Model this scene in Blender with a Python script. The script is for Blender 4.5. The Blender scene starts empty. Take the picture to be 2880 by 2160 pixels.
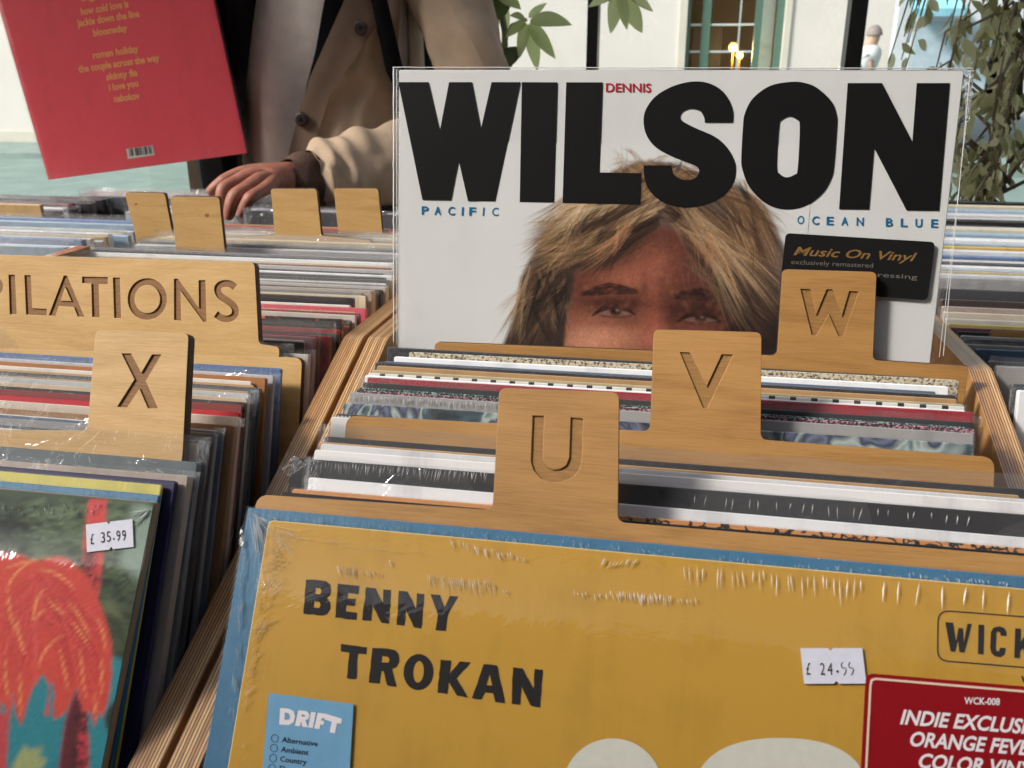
import bpy, bmesh, math, random
import numpy as np
from mathutils import Vector, Matrix, noise as mnoise
random.seed(7); rng = np.random.RandomState(5)
SC = bpy.context.scene; COL = SC.collection

# ------------------------------------------------------------------ camera
F_PX, CX, CY = 2500.0, 1440.0, 1080.0
PITCH, YAW = math.radians(19.5), math.radians(10.3)
FW = Vector((-math.sin(YAW)*math.cos(PITCH), math.cos(YAW)*math.cos(PITCH), -math.sin(PITCH)))
RT = Vector((math.cos(YAW), math.sin(YAW), 0.0)); UP = RT.cross(FW)
cam = bpy.data.cameras.new('camera'); cam_ob = bpy.data.objects.new('camera', cam); COL.objects.link(cam_ob)
cam_ob.matrix_world = Matrix(((RT.x, UP.x, -FW.x, 0), (RT.y, UP.y, -FW.y, 0), (RT.z, UP.z, -FW.z, 0), (0, 0, 0, 1)))
cam.sensor_fit = 'HORIZONTAL'; cam.sensor_width = 36.0; cam.lens = F_PX/2880*36
cam.clip_start = 0.01; cam.clip_end = 400
cam.dof.use_dof = True; cam.dof.focus_distance = 0.50; cam.dof.aperture_fstop = 23
SC.camera = cam_ob
# ------------------------------------------------------------------ sky, sun, exposure
SUN_EL, SUN_AZ = math.radians(38), math.radians(241)      # azimuth from +Y towards +X : behind the camera, to the left
w = bpy.data.worlds.new('World'); SC.world = w; w.use_nodes = True
nt = w.node_tree; bg = nt.nodes['Background']
sky = nt.nodes.new('ShaderNodeTexSky'); sky.sky_type = 'NISHITA'; sky.sun_disc = False
sky.sun_elevation = SUN_EL; sky.sun_rotation = SUN_AZ; sky.dust_density = 3.0; sky.air_density = 1.0
hs = nt.nodes.new('ShaderNodeHueSaturation'); hs.inputs['Saturation'].default_value = 0.45
nt.links.new(sky.outputs[0], hs.inputs['Color']); nt.links.new(hs.outputs[0], bg.inputs[0]); bg.inputs[1].default_value = 0.11
sl = bpy.data.lights.new('sun', 'SUN'); sl.energy = 2.6; sl.angle = math.radians(9); sl.color = (1, .95, .89)
so = bpy.data.objects.new('sun', sl); COL.objects.link(so)
sd = Vector((math.sin(SUN_AZ)*math.cos(SUN_EL), math.cos(SUN_AZ)*math.cos(SUN_EL), math.sin(SUN_EL)))
so.rotation_euler = (-sd).to_track_quat('-Z', 'Y').to_euler(); so.location = sd*20
SC.view_settings.view_transform = 'Standard'; SC.view_settings.look = 'None'
SC.view_settings.exposure = 0.80; SC.view_settings.gamma = 1.0
SC.cycles.transparent_max_bounces = 18; SC.cycles.max_bounces = 7; SC.cycles.use_adaptive_sampling = True; SC.cycles.adaptive_threshold = .025; SC.cycles.use_denoising = True

# ------------------------------------------------------------------ pixels <-> space
def ray(px, py): return RT*((px-CX)/F_PX) - UP*((py-CY)/F_PX) + FW
def at_y(px, py, y): d = ray(px, py); return d*(y/d.y)
def at_z(px, py, z): d = ray(px, py); return d*(z/d.z)
def proj(p): d = p.dot(FW); return CX+F_PX*p.dot(RT)/d, CY-F_PX*p.dot(UP)/d
class Plane:
    """plane facing the viewer, leaning back by lean degrees; local a (right), b (up), c (towards the viewer)"""
    def __init__(s, o, lean, yaw=0.0, roll=0.0):
        l, y = math.radians(lean), math.radians(yaw)
        ex = Vector((math.cos(y), math.sin(y), 0)); f = Vector((-math.sin(y), math.cos(y), 0))
        eu = f*math.sin(l)+Vector((0, 0, math.cos(l)))
        r = math.radians(roll); s.ex = ex*math.cos(r)+eu*math.sin(r); s.eu = eu*math.cos(r)-ex*math.sin(r)
        s.n = s.ex.cross(s.eu); s.o = Vector(o)
        if s.n.dot(s.o) > 0: s.n = -s.n
    def px(s, x, y, c=0.0):
        d = ray(x, y); t = (s.o+s.n*c).dot(s.n)/d.dot(s.n); v = d*t-s.o
        return (v.dot(s.ex), v.dot(s.eu))
    def w(s, a, b, c=0.0): return s.o+s.ex*a+s.eu*b+s.n*c

# ------------------------------------------------------------------ colours and materials
def lin(c): c /= 255.0; return c/12.92 if c <= .04045 else ((c+.055)/1.055)**2.4
KA = 0.98                                                   # displayed value -> base colour
def S(r, g, b, k=None):
    k = KA if k is None else k
    return tuple(min(.86, lin(v)*k) for v in (r, g, b))
MATS = {}
def new_mat(name):
    m = bpy.data.materials.new(name); m.use_nodes = True; t = m.node_tree
    return m, t, t.nodes['Principled BSDF']
def N(t, typ, **kw):
    n = t.nodes.new(typ)
    for k, v in kw.items(): setattr(n, k, v)
    return n
def ramp(t, fac, stops, interp='LINEAR'):
    r = N(t, 'ShaderNodeValToRGB'); r.color_ramp.interpolation = interp; e = r.color_ramp.elements
    while len(e) < len(stops): e.new(.5)
    for i, (p, c) in enumerate(stops): e[i].position = p; e[i].color = (*c, 1) if len(c) == 3 else c
    t.links.new(fac, r.inputs[0]); return r.outputs[0]
def coords(t, scale=(1, 1, 1), rot=(0, 0, 0)):
    tc = N(t, 'ShaderNodeTexCoord'); mp = N(t, 'ShaderNodeMapping'); mp.inputs['Scale'].default_value = scale
    mp.inputs['Rotation'].default_value = rot
    t.links.new(tc.outputs['Object'], mp.inputs[0]); return mp.outputs[0]
def noise(t, vec, scale=5., detail=3., rough=.55, dist=0.):
    n = N(t, 'ShaderNodeTexNoise'); n.inputs['Scale'].default_value = scale; n.inputs['Detail'].default_value = detail
    n.inputs['Roughness'].default_value = rough; n.inputs['Distortion'].default_value = dist
    t.links.new(vec, n.inputs['Vector']); return n.outputs['Fac']
def bump(t, b, h, dist=.001, strength=.4):
    n = N(t, 'ShaderNodeBump'); n.inputs['Distance'].default_value = dist; n.inputs['Strength'].default_value = strength
    t.links.new(h, n.inputs['Height']); t.links.new(n.outputs[0], b.inputs['Normal'])
def mul(c, k): return tuple(v*k for v in c)
def card(c, rough=.42, var=.12, coat=0.25, key=None):
    """printed or coated card: slight mottling, a little gloss"""
    key = ('card', tuple(round(v, 3) for v in c), rough, coat)
    if key in MATS: return MATS[key]
    m, t, b = new_mat('printed_card'); v = coords(t)
    n = noise(t, v, 60, 4); na = noise(t, coords(t, (1, .05, .05)), 55, 4, .7); ma = N(t, 'ShaderNodeMath', operation='MULTIPLY_ADD'); t.links.new(na, ma.inputs[0]); ma.inputs[1].default_value = 1.0; t.links.new(n, ma.inputs[2])
    t.links.new(ramp(t, ma.outputs[0], [(.75, mul(c, 1-var)), (1.25, mul(c, 1+var*.5))]), b.inputs['Base Color'])
    n2 = noise(t, v, 900, 2); bump(t, b, n2, .0002, .25)
    b.inputs['Roughness'].default_value = rough; b.inputs['Coat Weight'].default_value = coat; b.inputs['Coat Roughness'].default_value = .2
    MATS[key] = m; return m
def ink(c, rough=.45):
    key = ('ink', tuple(round(v, 3) for v in c), rough)
    if key in MATS: return MATS[key]
    m, t, b = new_mat('ink'); v = coords(t); n = noise(t, v, 300, 3)
    t.links.new(ramp(t, n, [(.3, mul(c, .96)), (.7, mul(c, 1.03))]), b.inputs['Base Color'])
    b.inputs['Specular IOR Level'].default_value = .2 if max(c) < .05 else .4
    b.inputs['Roughness'].default_value = rough; MATS[key] = m; return m
def wood(c1, c2, c3, rough=.55, fine=.5):
    m, t, b = new_mat('birch_plywood_face')
    n = noise(t, coords(t, (16, 260, 640)), 3.0, 5, .65, .3); n2 = noise(t, coords(t, (5, 16, 28)), 2., 3, .5, 1.2)
    n3 = noise(t, coords(t, (60, 900, 2600)), 3.0, 3)
    mx = N(t, 'ShaderNodeMath', operation='ADD'); t.links.new(n, mx.inputs[0]); t.links.new(n2, mx.inputs[1])
    m2 = N(t, 'ShaderNodeMath', operation='MULTIPLY_ADD'); t.links.new(n3, m2.inputs[0]); m2.inputs[1].default_value = fine; t.links.new(mx.outputs[0], m2.inputs[2])
    m3 = N(t, 'ShaderNodeMath', operation='MULTIPLY'); t.links.new(m2.outputs[0], m3.inputs[0]); m3.inputs[1].default_value = 1/(2+fine)
    t.links.new(ramp(t, m3.outputs[0], [(.33, c1), (.5, c2), (.67, c3)]), b.inputs['Base Color'])
    bump(t, b, n, .0003, .25); b.inputs['Roughness'].default_value = rough; return m
WOOD = wood(S(146, 103, 55), S(176, 130, 73), S(192, 146, 88))
WOOD_PALE = wood(S(172, 130, 76), S(198, 158, 98), S(214, 178, 122), fine=1.1)
def burnt(c1, c2):
    m, t, b = new_mat('laser_burnt_wood'); n = noise(t, coords(t, (40, 300, 900)), 3, 4)
    t.links.new(ramp(t, n, [(.3, c1), (.7, c2)]), b.inputs['Base Color']); b.inputs['Roughness'].default_value = .7; return m
BURNT = burnt(S(112, 76, 40), S(156, 112, 64)); BURNT_L = burnt(S(134, 96, 50), S(172, 128, 72)); CUTWALL = burnt(S(112, 78, 40), S(146, 106, 58))
def edge_mat():
    m, t, b = new_mat('charred_cut_edge'); n = noise(t, coords(t, (300, 300, 60)), 3, 4)
    t.links.new(ramp(t, n, [(.35, S(38, 22, 15)), (.7, S(78, 50, 32))]), b.inputs['Base Color']); b.inputs['Roughness'].default_value = .6; return m
EDGE = edge_mat()
def ply_edge():
    """cut edge of birch plywood: thin dark glue lines between pale plies, stacked along X"""
    m, t, b = new_mat('plywood_cut_edge'); tc = N(t, 'ShaderNodeTexCoord'); sp = N(t, 'ShaderNodeSeparateXYZ'); t.links.new(tc.outputs['Object'], sp.inputs[0])
    nz = noise(t, coords(t, (20, 9, 9)), 6, 3)
    a = N(t, 'ShaderNodeMath', operation='MULTIPLY_ADD'); t.links.new(nz, a.inputs[0]); a.inputs[1].default_value = .0007; t.links.new(sp.outputs[0], a.inputs[2])
    d = N(t, 'ShaderNodeMath', operation='MULTIPLY'); t.links.new(a.outputs[0], d.inputs[0]); d.inputs[1].default_value = 1/.00145
    f = N(t, 'ShaderNodeMath', operation='FRACT'); t.links.new(d.outputs[0], f.inputs[0])
    fl = N(t, 'ShaderNodeMath', operation='FLOOR'); t.links.new(d.outputs[0], fl.inputs[0])
    wn = N(t, 'ShaderNodeTexWhiteNoise', noise_dimensions='1D'); t.links.new(fl.outputs[0], wn.inputs['W'])
    plies = ramp(t, wn.outputs['Value'], [(0, S(176, 128, 82)), (.5, S(214, 166, 112)), (1, S(232, 194, 142))])
    gl = ramp(t, f.outputs[0], [(0, (.012, .01, .01)), (.16, (.05, .05, .05)), (.27, (1, 1, 1)), (.88, (1, 1, 1)), (1, (.1, .1, .1))])
    sn = noise(t, coords(t, (600, 30, 30)), 4, 3); st = ramp(t, sn, [(.25, (.68, .62, .56)), (.6, (1, 1, 1))])
    m1 = N(t, 'ShaderNodeMix', data_type='RGBA', blend_type='MULTIPLY'); m1.inputs[0].default_value = 1
    t.links.new(plies, m1.inputs['A']); t.links.new(gl, m1.inputs['B'])
    m2 = N(t, 'ShaderNodeMix', data_type='RGBA', blend_type='MULTIPLY'); m2.inputs[0].default_value = 1
    t.links.new(m1.outputs['Result'], m2.inputs['A']); t.links.new(st, m2.inputs['B'])
    t.links.new(m2.outputs['Result'], b.inputs['Base Color']); b.inputs['Roughness'].default_value = .34; b.inputs['Coat Weight'].default_value = 1.; b.inputs['Coat Roughness'].default_value = .16; b.inputs['Coat IOR'].default_value = 1.65
    bump(t, b, gl, .0002, .3); return m
PLY = ply_edge()
def schlick(t, nrm=None, k=1.):
    lw = N(t, 'ShaderNodeLayerWeight'); lw.inputs['Blend'].default_value = .5
    if nrm is not None: t.links.new(nrm, lw.inputs['Normal'])
    p = N(t, 'ShaderNodeMath', operation='POWER'); t.links.new(lw.outputs['Facing'], p.inputs[0]); p.inputs[1].default_value = 5
    a = N(t, 'ShaderNodeMath', operation='MULTIPLY_ADD'); a.use_clamp = True; t.links.new(p.outputs[0], a.inputs[0]); a.inputs[1].default_value = .9*k; a.inputs[2].default_value = .045*k; return a.outputs[0]
def film(haze=.10, rough=.12, crinkle=.6, scale=90, name='clear_plastic_film', stretch=(1, 1, 1), k=1.2):
    key = ('film', haze, rough, crinkle, scale, stretch, k)
    if key in MATS: return MATS[key]
    m = bpy.data.materials.new(name); m.use_nodes = True; t = m.node_tree; t.nodes.remove(t.nodes['Principled BSDF']); out = t.nodes['Material Output']
    tr = N(t, 'ShaderNodeBsdfTransparent'); tr.inputs[0].default_value = (.97, .975, .98, 1)
    gl = N(t, 'ShaderNodeBsdfGlossy'); gl.inputs['Roughness'].default_value = rough; gl.inputs[0].default_value = (1, 1, 1, 1)
    df = N(t, 'ShaderNodeBsdfDiffuse'); df.inputs[0].default_value = (.75, .76, .77, 1)
    v = coords(t, stretch); n = noise(t, v, scale, 4, .6, 1.5); n2 = noise(t, v, scale*5, 2)
    ad = N(t, 'ShaderNodeMath', operation='MULTIPLY_ADD'); t.links.new(n2, ad.inputs[0]); ad.inputs[1].default_value = .12; t.links.new(n, ad.inputs[2])
    bp = N(t, 'ShaderNodeBump'); bp.inputs['Strength'].default_value = crinkle; bp.inputs['Distance'].default_value = .004
    t.links.new(ad.outputs[0], bp.inputs['Height']); t.links.new(bp.outputs[0], gl.inputs['Normal'])
    f2 = schlick(t, bp.outputs[0], k)
    m1 = N(t, 'ShaderNodeMixShader'); m1.inputs[0].default_value = haze; t.links.new(tr.outputs[0], m1.inputs[1]); t.links.new(df.outputs[0], m1.inputs[2])
    m2 = N(t, 'ShaderNodeMixShader'); t.links.new(f2, m2.inputs[0]); t.links.new(m1.outputs[0], m2.inputs[1]); t.links.new(gl.outputs[0], m2.inputs[2])
    t.links.new(m2.outputs[0], out.inputs['Surface']); MATS[key] = m; return m
def crease_glint_mat(op=.74):  # white diffuse mixed in paints glints onto the film folds
    m = bpy.data.materials.new('creased_film_glint'); m.use_nodes = True; t = m.node_tree; t.nodes.remove(t.nodes['Principled BSDF']); out = t.nodes['Material Output']
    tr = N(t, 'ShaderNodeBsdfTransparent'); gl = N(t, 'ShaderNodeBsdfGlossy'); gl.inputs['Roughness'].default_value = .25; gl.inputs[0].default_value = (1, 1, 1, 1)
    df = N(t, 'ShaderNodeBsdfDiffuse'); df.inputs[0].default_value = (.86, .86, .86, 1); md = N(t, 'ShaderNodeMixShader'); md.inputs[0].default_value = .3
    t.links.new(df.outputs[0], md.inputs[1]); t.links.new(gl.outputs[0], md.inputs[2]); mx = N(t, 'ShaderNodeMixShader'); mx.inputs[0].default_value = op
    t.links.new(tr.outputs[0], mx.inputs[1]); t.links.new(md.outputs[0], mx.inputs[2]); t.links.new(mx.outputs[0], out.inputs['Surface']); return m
CREASE_GLINT = crease_glint_mat(); CREASE_GLINT_SOFT = crease_glint_mat(.42)
def vcol(rough=.5, coat=.03):
    m, t, b = new_mat('printed_picture'); a = N(t, 'ShaderNodeAttribute'); a.attribute_name = 'paint'; t.links.new(a.outputs['Color'], b.inputs['Base Color'])
    b.inputs['Roughness'].default_value = rough; b.inputs['Coat Weight'].default_value = coat; b.inputs['Coat Roughness'].default_value = .2; b.inputs['Specular IOR Level'].default_value = .2; return m
PICTURE = vcol()
def plain(name, c, rough=.6, nscale=20, var=.12, metal=0, bmp=0, detail=4):
    m, t, b = new_mat(name); n = noise(t, coords(t), nscale, detail)
    t.links.new(ramp(t, n, [(.3, mul(c, 1-var)), (.7, mul(c, 1+var*.6))]), b.inputs['Base Color'])
    b.inputs['Roughness'].default_value = rough; b.inputs['Metallic'].default_value = metal
    if bmp: bump(t, b, n, bmp, .5)
    return m

# ------------------------------------------------------------------ mesh helpers
class MB:
    def __init__(s): s.v = []; s.f = []; s.m = []; s.mats = []
    def mi(s, mat):
        if mat not in s.mats: s.mats.append(mat)
        return s.mats.index(mat)
    def add(s, vs, fs, mat):
        o = len(s.v); s.v += [Vector(v) for v in vs]; i = s.mi(mat)
        for f in fs: s.f.append([o+k for k in f]); s.m.append(i)
    def box(s, lo, hi, mat, M=None):
        (x0, y0, z0), (x1, y1, z1) = lo, hi
        vs = [Vector(p) for p in ((x0, y0, z0), (x1, y0, z0), (x1, y1, z0), (x0, y1, z0), (x0, y0, z1), (x1, y0, z1), (x1, y1, z1), (x0, y1, z1))]
        if M: vs = [M @ v for v in vs]
        s.add(vs, [(0, 3, 2, 1), (4, 5, 6, 7), (0, 1, 5, 4), (1, 2, 6, 5), (2, 3, 7, 6), (3, 0, 4, 7)], mat)
    def prism(s, pl, pts, c, depth, mat, side=None, bev=0.0):
        """outline pts (local a,b) at height c, going back by depth"""
        side = side or mat; n = len(pts); ins = inset(pts, bev) if bev else pts
        rings = [(ins, c)] + ([(pts, c-bev), (pts, c-depth+bev)] if bev else []) + [(ins, c-depth)]
        if not bev: rings = [(pts, c), (pts, c-depth)]
        vs = [pl.w(a, b, cc) for r, cc in rings for a, b in r]; k = len(rings)
        s.add(vs, [list(range(n)), [(k-1)*n+i for i in range(n)][::-1]], mat)
        o = len(s.v)-len(vs); i0 = s.mi(side)
        for r in range(k-1):
            for i in range(n):
                j = (i+1) % n; s.f.append([o+r*n+i, o+(r+1)*n+i, o+(r+1)*n+j, o+r*n+j]); s.m.append(i0)
    def flat(s, pl, pts, c, mat): s.add([pl.w(a, b, c) for a, b in pts], [list(range(len(pts)))], mat)
    def tube(s, pts, rad, mat, seg=8, cap=True):
        pts = [Vector(p) for p in pts]; rr = rad if hasattr(rad, '__len__') else [rad]*len(pts); vs = []; ref = Vector((.3, .2, .93))
        for i, p in enumerate(pts):
            d = (pts[min(i+1, len(pts)-1)]-pts[max(i-1, 0)]).normalized(); a = d.cross(ref)
            if a.length < .05: a = d.cross(Vector((1, 0, 0)))
            a.normalize(); b = d.cross(a)
            for k in range(seg): th = 2*math.pi*k/seg; vs.append(p+(a*math.cos(th)+b*math.sin(th))*rr[i])
        fs = [(i*seg+k, i*seg+(k+1) % seg, (i+1)*seg+(k+1) % seg, (i+1)*seg+k) for i in range(len(pts)-1) for k in range(seg)]
        if cap: fs += [tuple(range(seg))[::-1], tuple((len(pts)-1)*seg+k for k in range(seg))]
        s.add(vs, fs, mat)
    def grid(s, fn, nu, nv, mat):
        vs = [fn(i/nu, j/nv) for j in range(nv+1) for i in range(nu+1)]
        s.add(vs, [(j*(nu+1)+i, j*(nu+1)+i+1, (j+1)*(nu+1)+i+1, (j+1)*(nu+1)+i) for j in range(nv) for i in range(nu)], mat)
    def build(s, name, parent=None, smooth=False):
        org = parent['_o'] if parent is not None and '_o' in parent else None
        org = Vector(org) if org is not None else Vector((0, 0, 0))
        me = bpy.data.meshes.new(name); me.from_pydata([v-org for v in s.v], [], s.f)
        for m in s.mats: me.materials.append(m)
        me.polygons.foreach_set('material_index', s.m)
        if smooth: me.polygons.foreach_set('use_smooth', [True]*len(me.polygons))
        me.update(); o = bpy.data.objects.new(name, me); COL.objects.link(o)
        if parent is not None: o.parent = parent; o['_o'] = list(org)
        return o
def inset(pts, d):
    n = len(pts); ar = sum(pts[i][0]*pts[(i+1) % n][1]-pts[(i+1) % n][0]*pts[i][1] for i in range(n)); sg = 1 if ar > 0 else -1; out = []
    for i in range(n):
        p0, p, p1 = pts[i-1], pts[i], pts[(i+1) % n]
        e0 = Vector((p[0]-p0[0], p[1]-p0[1])); e1 = Vector((p1[0]-p[0], p1[1]-p[1]))
        if e0.length < 1e-9 or e1.length < 1e-9: out.append(p); continue
        e0.normalize(); e1.normalize(); m = Vector((-(e0.y+e1.y), e0.x+e1.x))*sg
        if m.length < 1e-6: out.append(p); continue
        m.normalize(); k = d/max(.4, abs(m.dot(Vector((-e0.y, e0.x))))); out.append((p[0]+m.x*k, p[1]+m.y*k))
    return out
def tag(o, label=None, cat=None, group=None, kind=None):
    if label: o['label'] = label
    if cat: o['category'] = cat
    if group: o['group'] = group
    if kind: o['kind'] = kind
    return o
def thing(name, label, cat, loc, group=None):
    o = bpy.data.objects.new(name, None); COL.objects.link(o); o.location = loc; o['_o'] = list(loc); o.empty_display_size = .05
    return tag(o, label, cat, group)
def rrect(x0, y0, x1, y1, r, seg=4):
    pts = []
    for cx, cy, a0 in ((x1-r, y1-r, 0), (x0+r, y1-r, 90), (x0+r, y0+r, 180), (x1-r, y0+r, 270)):
        for k in range(seg+1): a = math.radians(a0+90*k/seg); pts.append((cx+r*math.cos(a), cy+r*math.sin(a)))
    return pts
def fillet(pts, radii, seg=5):
    """round the corners of a polygon; radii per corner (0 keeps it sharp)"""
    out = []; n = len(pts)
    for i, p in enumerate(pts):
        r = radii[i] if hasattr(radii, '__len__') else radii
        if r <= 0: out.append(p); continue
        P = Vector(p); A = Vector(pts[i-1])-P; B = Vector(pts[(i+1) % n])-P; la, lb = A.length, B.length; A.normalize(); B.normalize()
        ang = A.angle(B); t = min(r/math.tan(ang/2), la*.48, lb*.48); p0, p1 = P+A*t, P+B*t
        for k in range(seg+1):
            u = k/seg; out.append(tuple(p0*(1-u)**2+P*(2*u*(1-u))+p1*u*u))
    return out
def smooth_poly(pts, corners=(), sub=4):
    n = len(pts); out = []
    for i in range(n):
        p0, p1, p2, p3 = [Vector(pts[k % n]) for k in (i-1, i, i+1, i+2)]
        if i in corners: p0 = p1
        if (i+1) % n in corners: p3 = p2
        out.append(tuple(p1))
        if i in corners and (i+1) % n in corners: continue
        for k in range(1, sub):
            u = k/sub; out.append(tuple(.5*((2*p1)+(p2-p0)*u+(2*p0-5*p1+4*p2-p3)*u*u+(3*p1-p0-3*p2+p3)*u**3)))
    return out
def stroke(path, w, closed=False):
    P = [Vector(p) for p in path]; L, R = [], []
    for i, p in enumerate(P):
        d = (P[min(i+1, len(P)-1)]-P[max(i-1, 0)]).normalized(); nn = Vector((-d.y, d.x))*w/2; L.append(tuple(p+nn)); R.append(tuple(p-nn))
    return L+R[::-1]
def ell(cx, cy, rx, ry, n=36, rot=0):
    r = math.radians(rot); return [(cx+rx*math.cos(t)*math.cos(r)-ry*math.sin(t)*math.sin(r), cy+rx*math.cos(t)*math.sin(r)+ry*math.sin(t)*math.cos(r)) for t in (2*math.pi*k/n for k in range(n))]
def curve_mesh(splines, extrude=0., bevel=0.):
    cu = bpy.data.curves.new('outline', 'CURVE'); cu.dimensions = '2D'; cu.fill_mode = 'BOTH'; cu.extrude = extrude; cu.bevel_depth = bevel; cu.bevel_resolution = 1; cu.offset = -bevel
    for pts in splines:
        sp = cu.splines.new('POLY'); sp.points.add(len(pts)-1); sp.use_cyclic_u = True
        for q, (a, b) in zip(sp.points, pts): q.co = (a, b, 0, 1)
    ob = bpy.data.objects.new('outline', cu); me = bpy.data.meshes.new_from_object(ob)
    vs = [tuple(v.co) for v in me.vertices]; fs = [tuple(p.vertices) for p in me.polygons]; nz = [p.normal.z for p in me.polygons]
    bpy.data.objects.remove(ob); bpy.data.curves.remove(cu); bpy.data.meshes.remove(me); return vs, fs, nz
TXT = {}
def text_mesh(s, bold=0., shear=0.):
    cu = bpy.data.curves.new('lettering', 'FONT'); cu.body = s; cu.size = 1; cu.offset = bold; cu.shear = shear; cu.resolution_u = 3
    ob = bpy.data.objects.new('lettering', cu); me = bpy.data.meshes.new_from_object(ob)
    vs = [tuple(v.co)[:2] for v in me.vertices]; fs = [tuple(p.vertices) for p in me.polygons]
    bpy.data.objects.remove(ob); bpy.data.curves.remove(cu); bpy.data.meshes.remove(me); return vs, fs
def put_text(mb, pl, s, left, right, h, c, mat, bold=0., shear=0., fit=True, cap=.73, up=None):
    """letters with the baseline running from pixel left to pixel right, capitals h pixels tall"""
    vs, fs = text_mesh(s, bold, shear)
    if not vs: return
    x0 = min(v[0] for v in vs); x1 = max(v[0] for v in vs)
    d = Vector((right[0]-left[0], right[1]-left[1])); kx = d.length/(x1-x0) if fit else h/cap; d.normalize()
    u = Vector(up) if up else Vector((d.y, -d.x)); ky = h/cap
    P = []
    for x, y in vs:
        q = Vector(left)+d*((x-x0)*kx)+u*(y*ky); a, b = pl.px(q.x, q.y); P.append(pl.w(a, b, c))
    mb.add(P, fs, mat)
def put_poly(mb, pl, polys, c, mat):
    """polygon with holes, given in photo pixels"""
    sp = [[pl.px(*p) for p in q] for q in polys]; k = 1000.
    vs, fs, _ = curve_mesh([[(a*k, b*k) for a, b in q] for q in sp])
    mb.add([pl.w(x/k, y/k, c) for x, y, z in vs], fs, mat)
# ------------------------------------------------------------------ ground, street, floor
FLOOR = -1.15
def sheet(name, x0, y0, x1, y1, z, mat, kind='structure', nx=1, ny=1):
    mb = MB(); mb.grid(lambda u, v: Vector((x0+(x1-x0)*u, y0+(y1-y0)*v, z)), nx, ny, mat); o = mb.build(name); tag(o, kind=kind); return o
ROADM = plain('pale_tarmac', (.20, .285, .26), .8, 3, .18, bmp=.002)
sheet('ground', -120, -60, 120, 180, FLOOR-.03, plain('asphalt', S(140, 150, 150, .9), .9, 2, .2))
sheet('road', -60, 2.75, 60, 11.2, FLOOR-.012, ROADM)
mb = MB(); mb.box((-60, 11.2, FLOOR-.03), (60, 13.0, FLOOR+.06), plain('paving', (.24, .31, .28), .85, 4, .2)); tag(mb.build('pavement'), kind='structure')
mb = MB(); mb.box((-4.5, -2.6, FLOOR-.025), (4.5, 2.2, FLOOR), plain('floorboards', S(150, 128, 104), .5, 6, .25)); tag(mb.build('floor'), kind='structure')

# unseen walls and overhead slabs, added to cut sky reflections and shade the shop
DARKW = plain('light_blocking_dark', S(44, 40, 38, .7), .9, 2, .15)
mb = MB(); mb.box((-4.5, -2.75, FLOOR-.02), (4.5, -2.6, 2.1), DARKW); tag(mb.build('added_rear_wall'), 'unseen dark rear wall added to keep reflections dark', 'wall')
mb = MB(); mb.box((4.5, -2.75, FLOOR-.02), (4.65, 2.2, 2.1), DARKW); tag(mb.build('added_side_wall'), 'unseen dark side wall added to block sky from the right', 'wall')  # added so the right side receives less sky
mb = MB(); mb.box((-4.5, -2.6, 1.95), (4.5, -1.2, 2.1), DARKW); tag(mb.build('added_ceiling'), kind='structure')  # unseen overhead slab, added to darken reflections from behind the camera
mb = MB(); PLAST = plain('white_plaster', (.7, .69, .67), .9, 2, .06); mb.box((-4.5, .25, 1.63), (-1.1, 2.19, 1.75), PLAST); mb.box((-1.0995, 1.12, 1.632), (.25, 2.19, 1.748), PLAST); tag(mb.build('added_ceiling'), kind='structure')  # unseen overhead slabs, cut to shade the customer yet let sun reach the fig
# ------------------------------------------------------------------ record crates and their table
TABLE_Z = -.56
PANEL_FACE = wood(S(140, 98, 58), S(172, 128, 80), S(188, 146, 96))
def crate(label, xl0, xl1, xr0, xr1, yfront, yback, kink=.515, zk=-.1605, slope=.393, left_panel=True, kr=None):
    t = thing('record_crate', label, 'record crate', ((xl0+xr1)/2, (yfront+yback)/2, TABLE_Z), 'plywood record crates')
    def side(x0, x1, kink=kink, zk=zk):
        zf = zk-slope*(kink-yfront)
        prof = [(yback, TABLE_Z), (yback, zk), (kink+.004, zk), (kink, zk-.0008), (yfront, zf), (yfront, TABLE_Z)]
        mb = MB(); n = len(prof); e = .0009
        for s_, x in ((0, x0), (1, x1)): mb.add([Vector((x, y, z)) for y, z in prof], [list(range(n))], PANEL_FACE)
        for i in range(1, n-1):
            (ya, za), (yb, zb) = prof[i-1] if i > 5 else prof[i], prof[i+1]
            k = max(1, int(abs(ya-yb)/.02))
            mb.grid(lambda u, v: Vector((x0+(x1-x0)*u, ya+(yb-ya)*v, za+(zb-za)*v)), 1, k, PLY)
        mb.grid(lambda u, v: Vector((x0+(x1-x0)*u, yback, TABLE_Z+(zk-TABLE_Z)*v)), 1, 1, PLY)
        return mb.build('side_panel', t)
    left_panel and side(xl0, xl1); side(xr0, xr1, kr or kink, zk-.005 if kr else zk)
    mb = MB(); mb.box((xl1, yfront, TABLE_Z+.012), (xr0, yback, TABLE_Z+.024), PANEL_FACE); mb.build('base_board', t)
    mb = MB(); mb.box((xl1, yfront+.01, TABLE_Z+.024), (xr0, yfront+.022, zk-slope*(kink-yfront)-.11), PANEL_FACE); mb.build('front_board', t)
    mb = MB(); mb.box((xl1, yback-.014, TABLE_Z+.024), (xr0, yback-.002, zk-.02), PANEL_FACE); mb.build('back_board', t); return t
P1 = (-.2025, -.190); P2 = (-.1868, -.1735); P3 = (.1750, .1882)
crate('plywood record crate at left holding the compilations board', -.5645, -.552, *P1, .03, .765)
crate('central plywood record crate with the U, V and W dividers', *P2, *P3, .0, .735, kr=.533)
crate('plywood record crate at right edge, half out of frame', .1782, .1907, .5537, .5662, .03, .765, left_panel=False)
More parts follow.
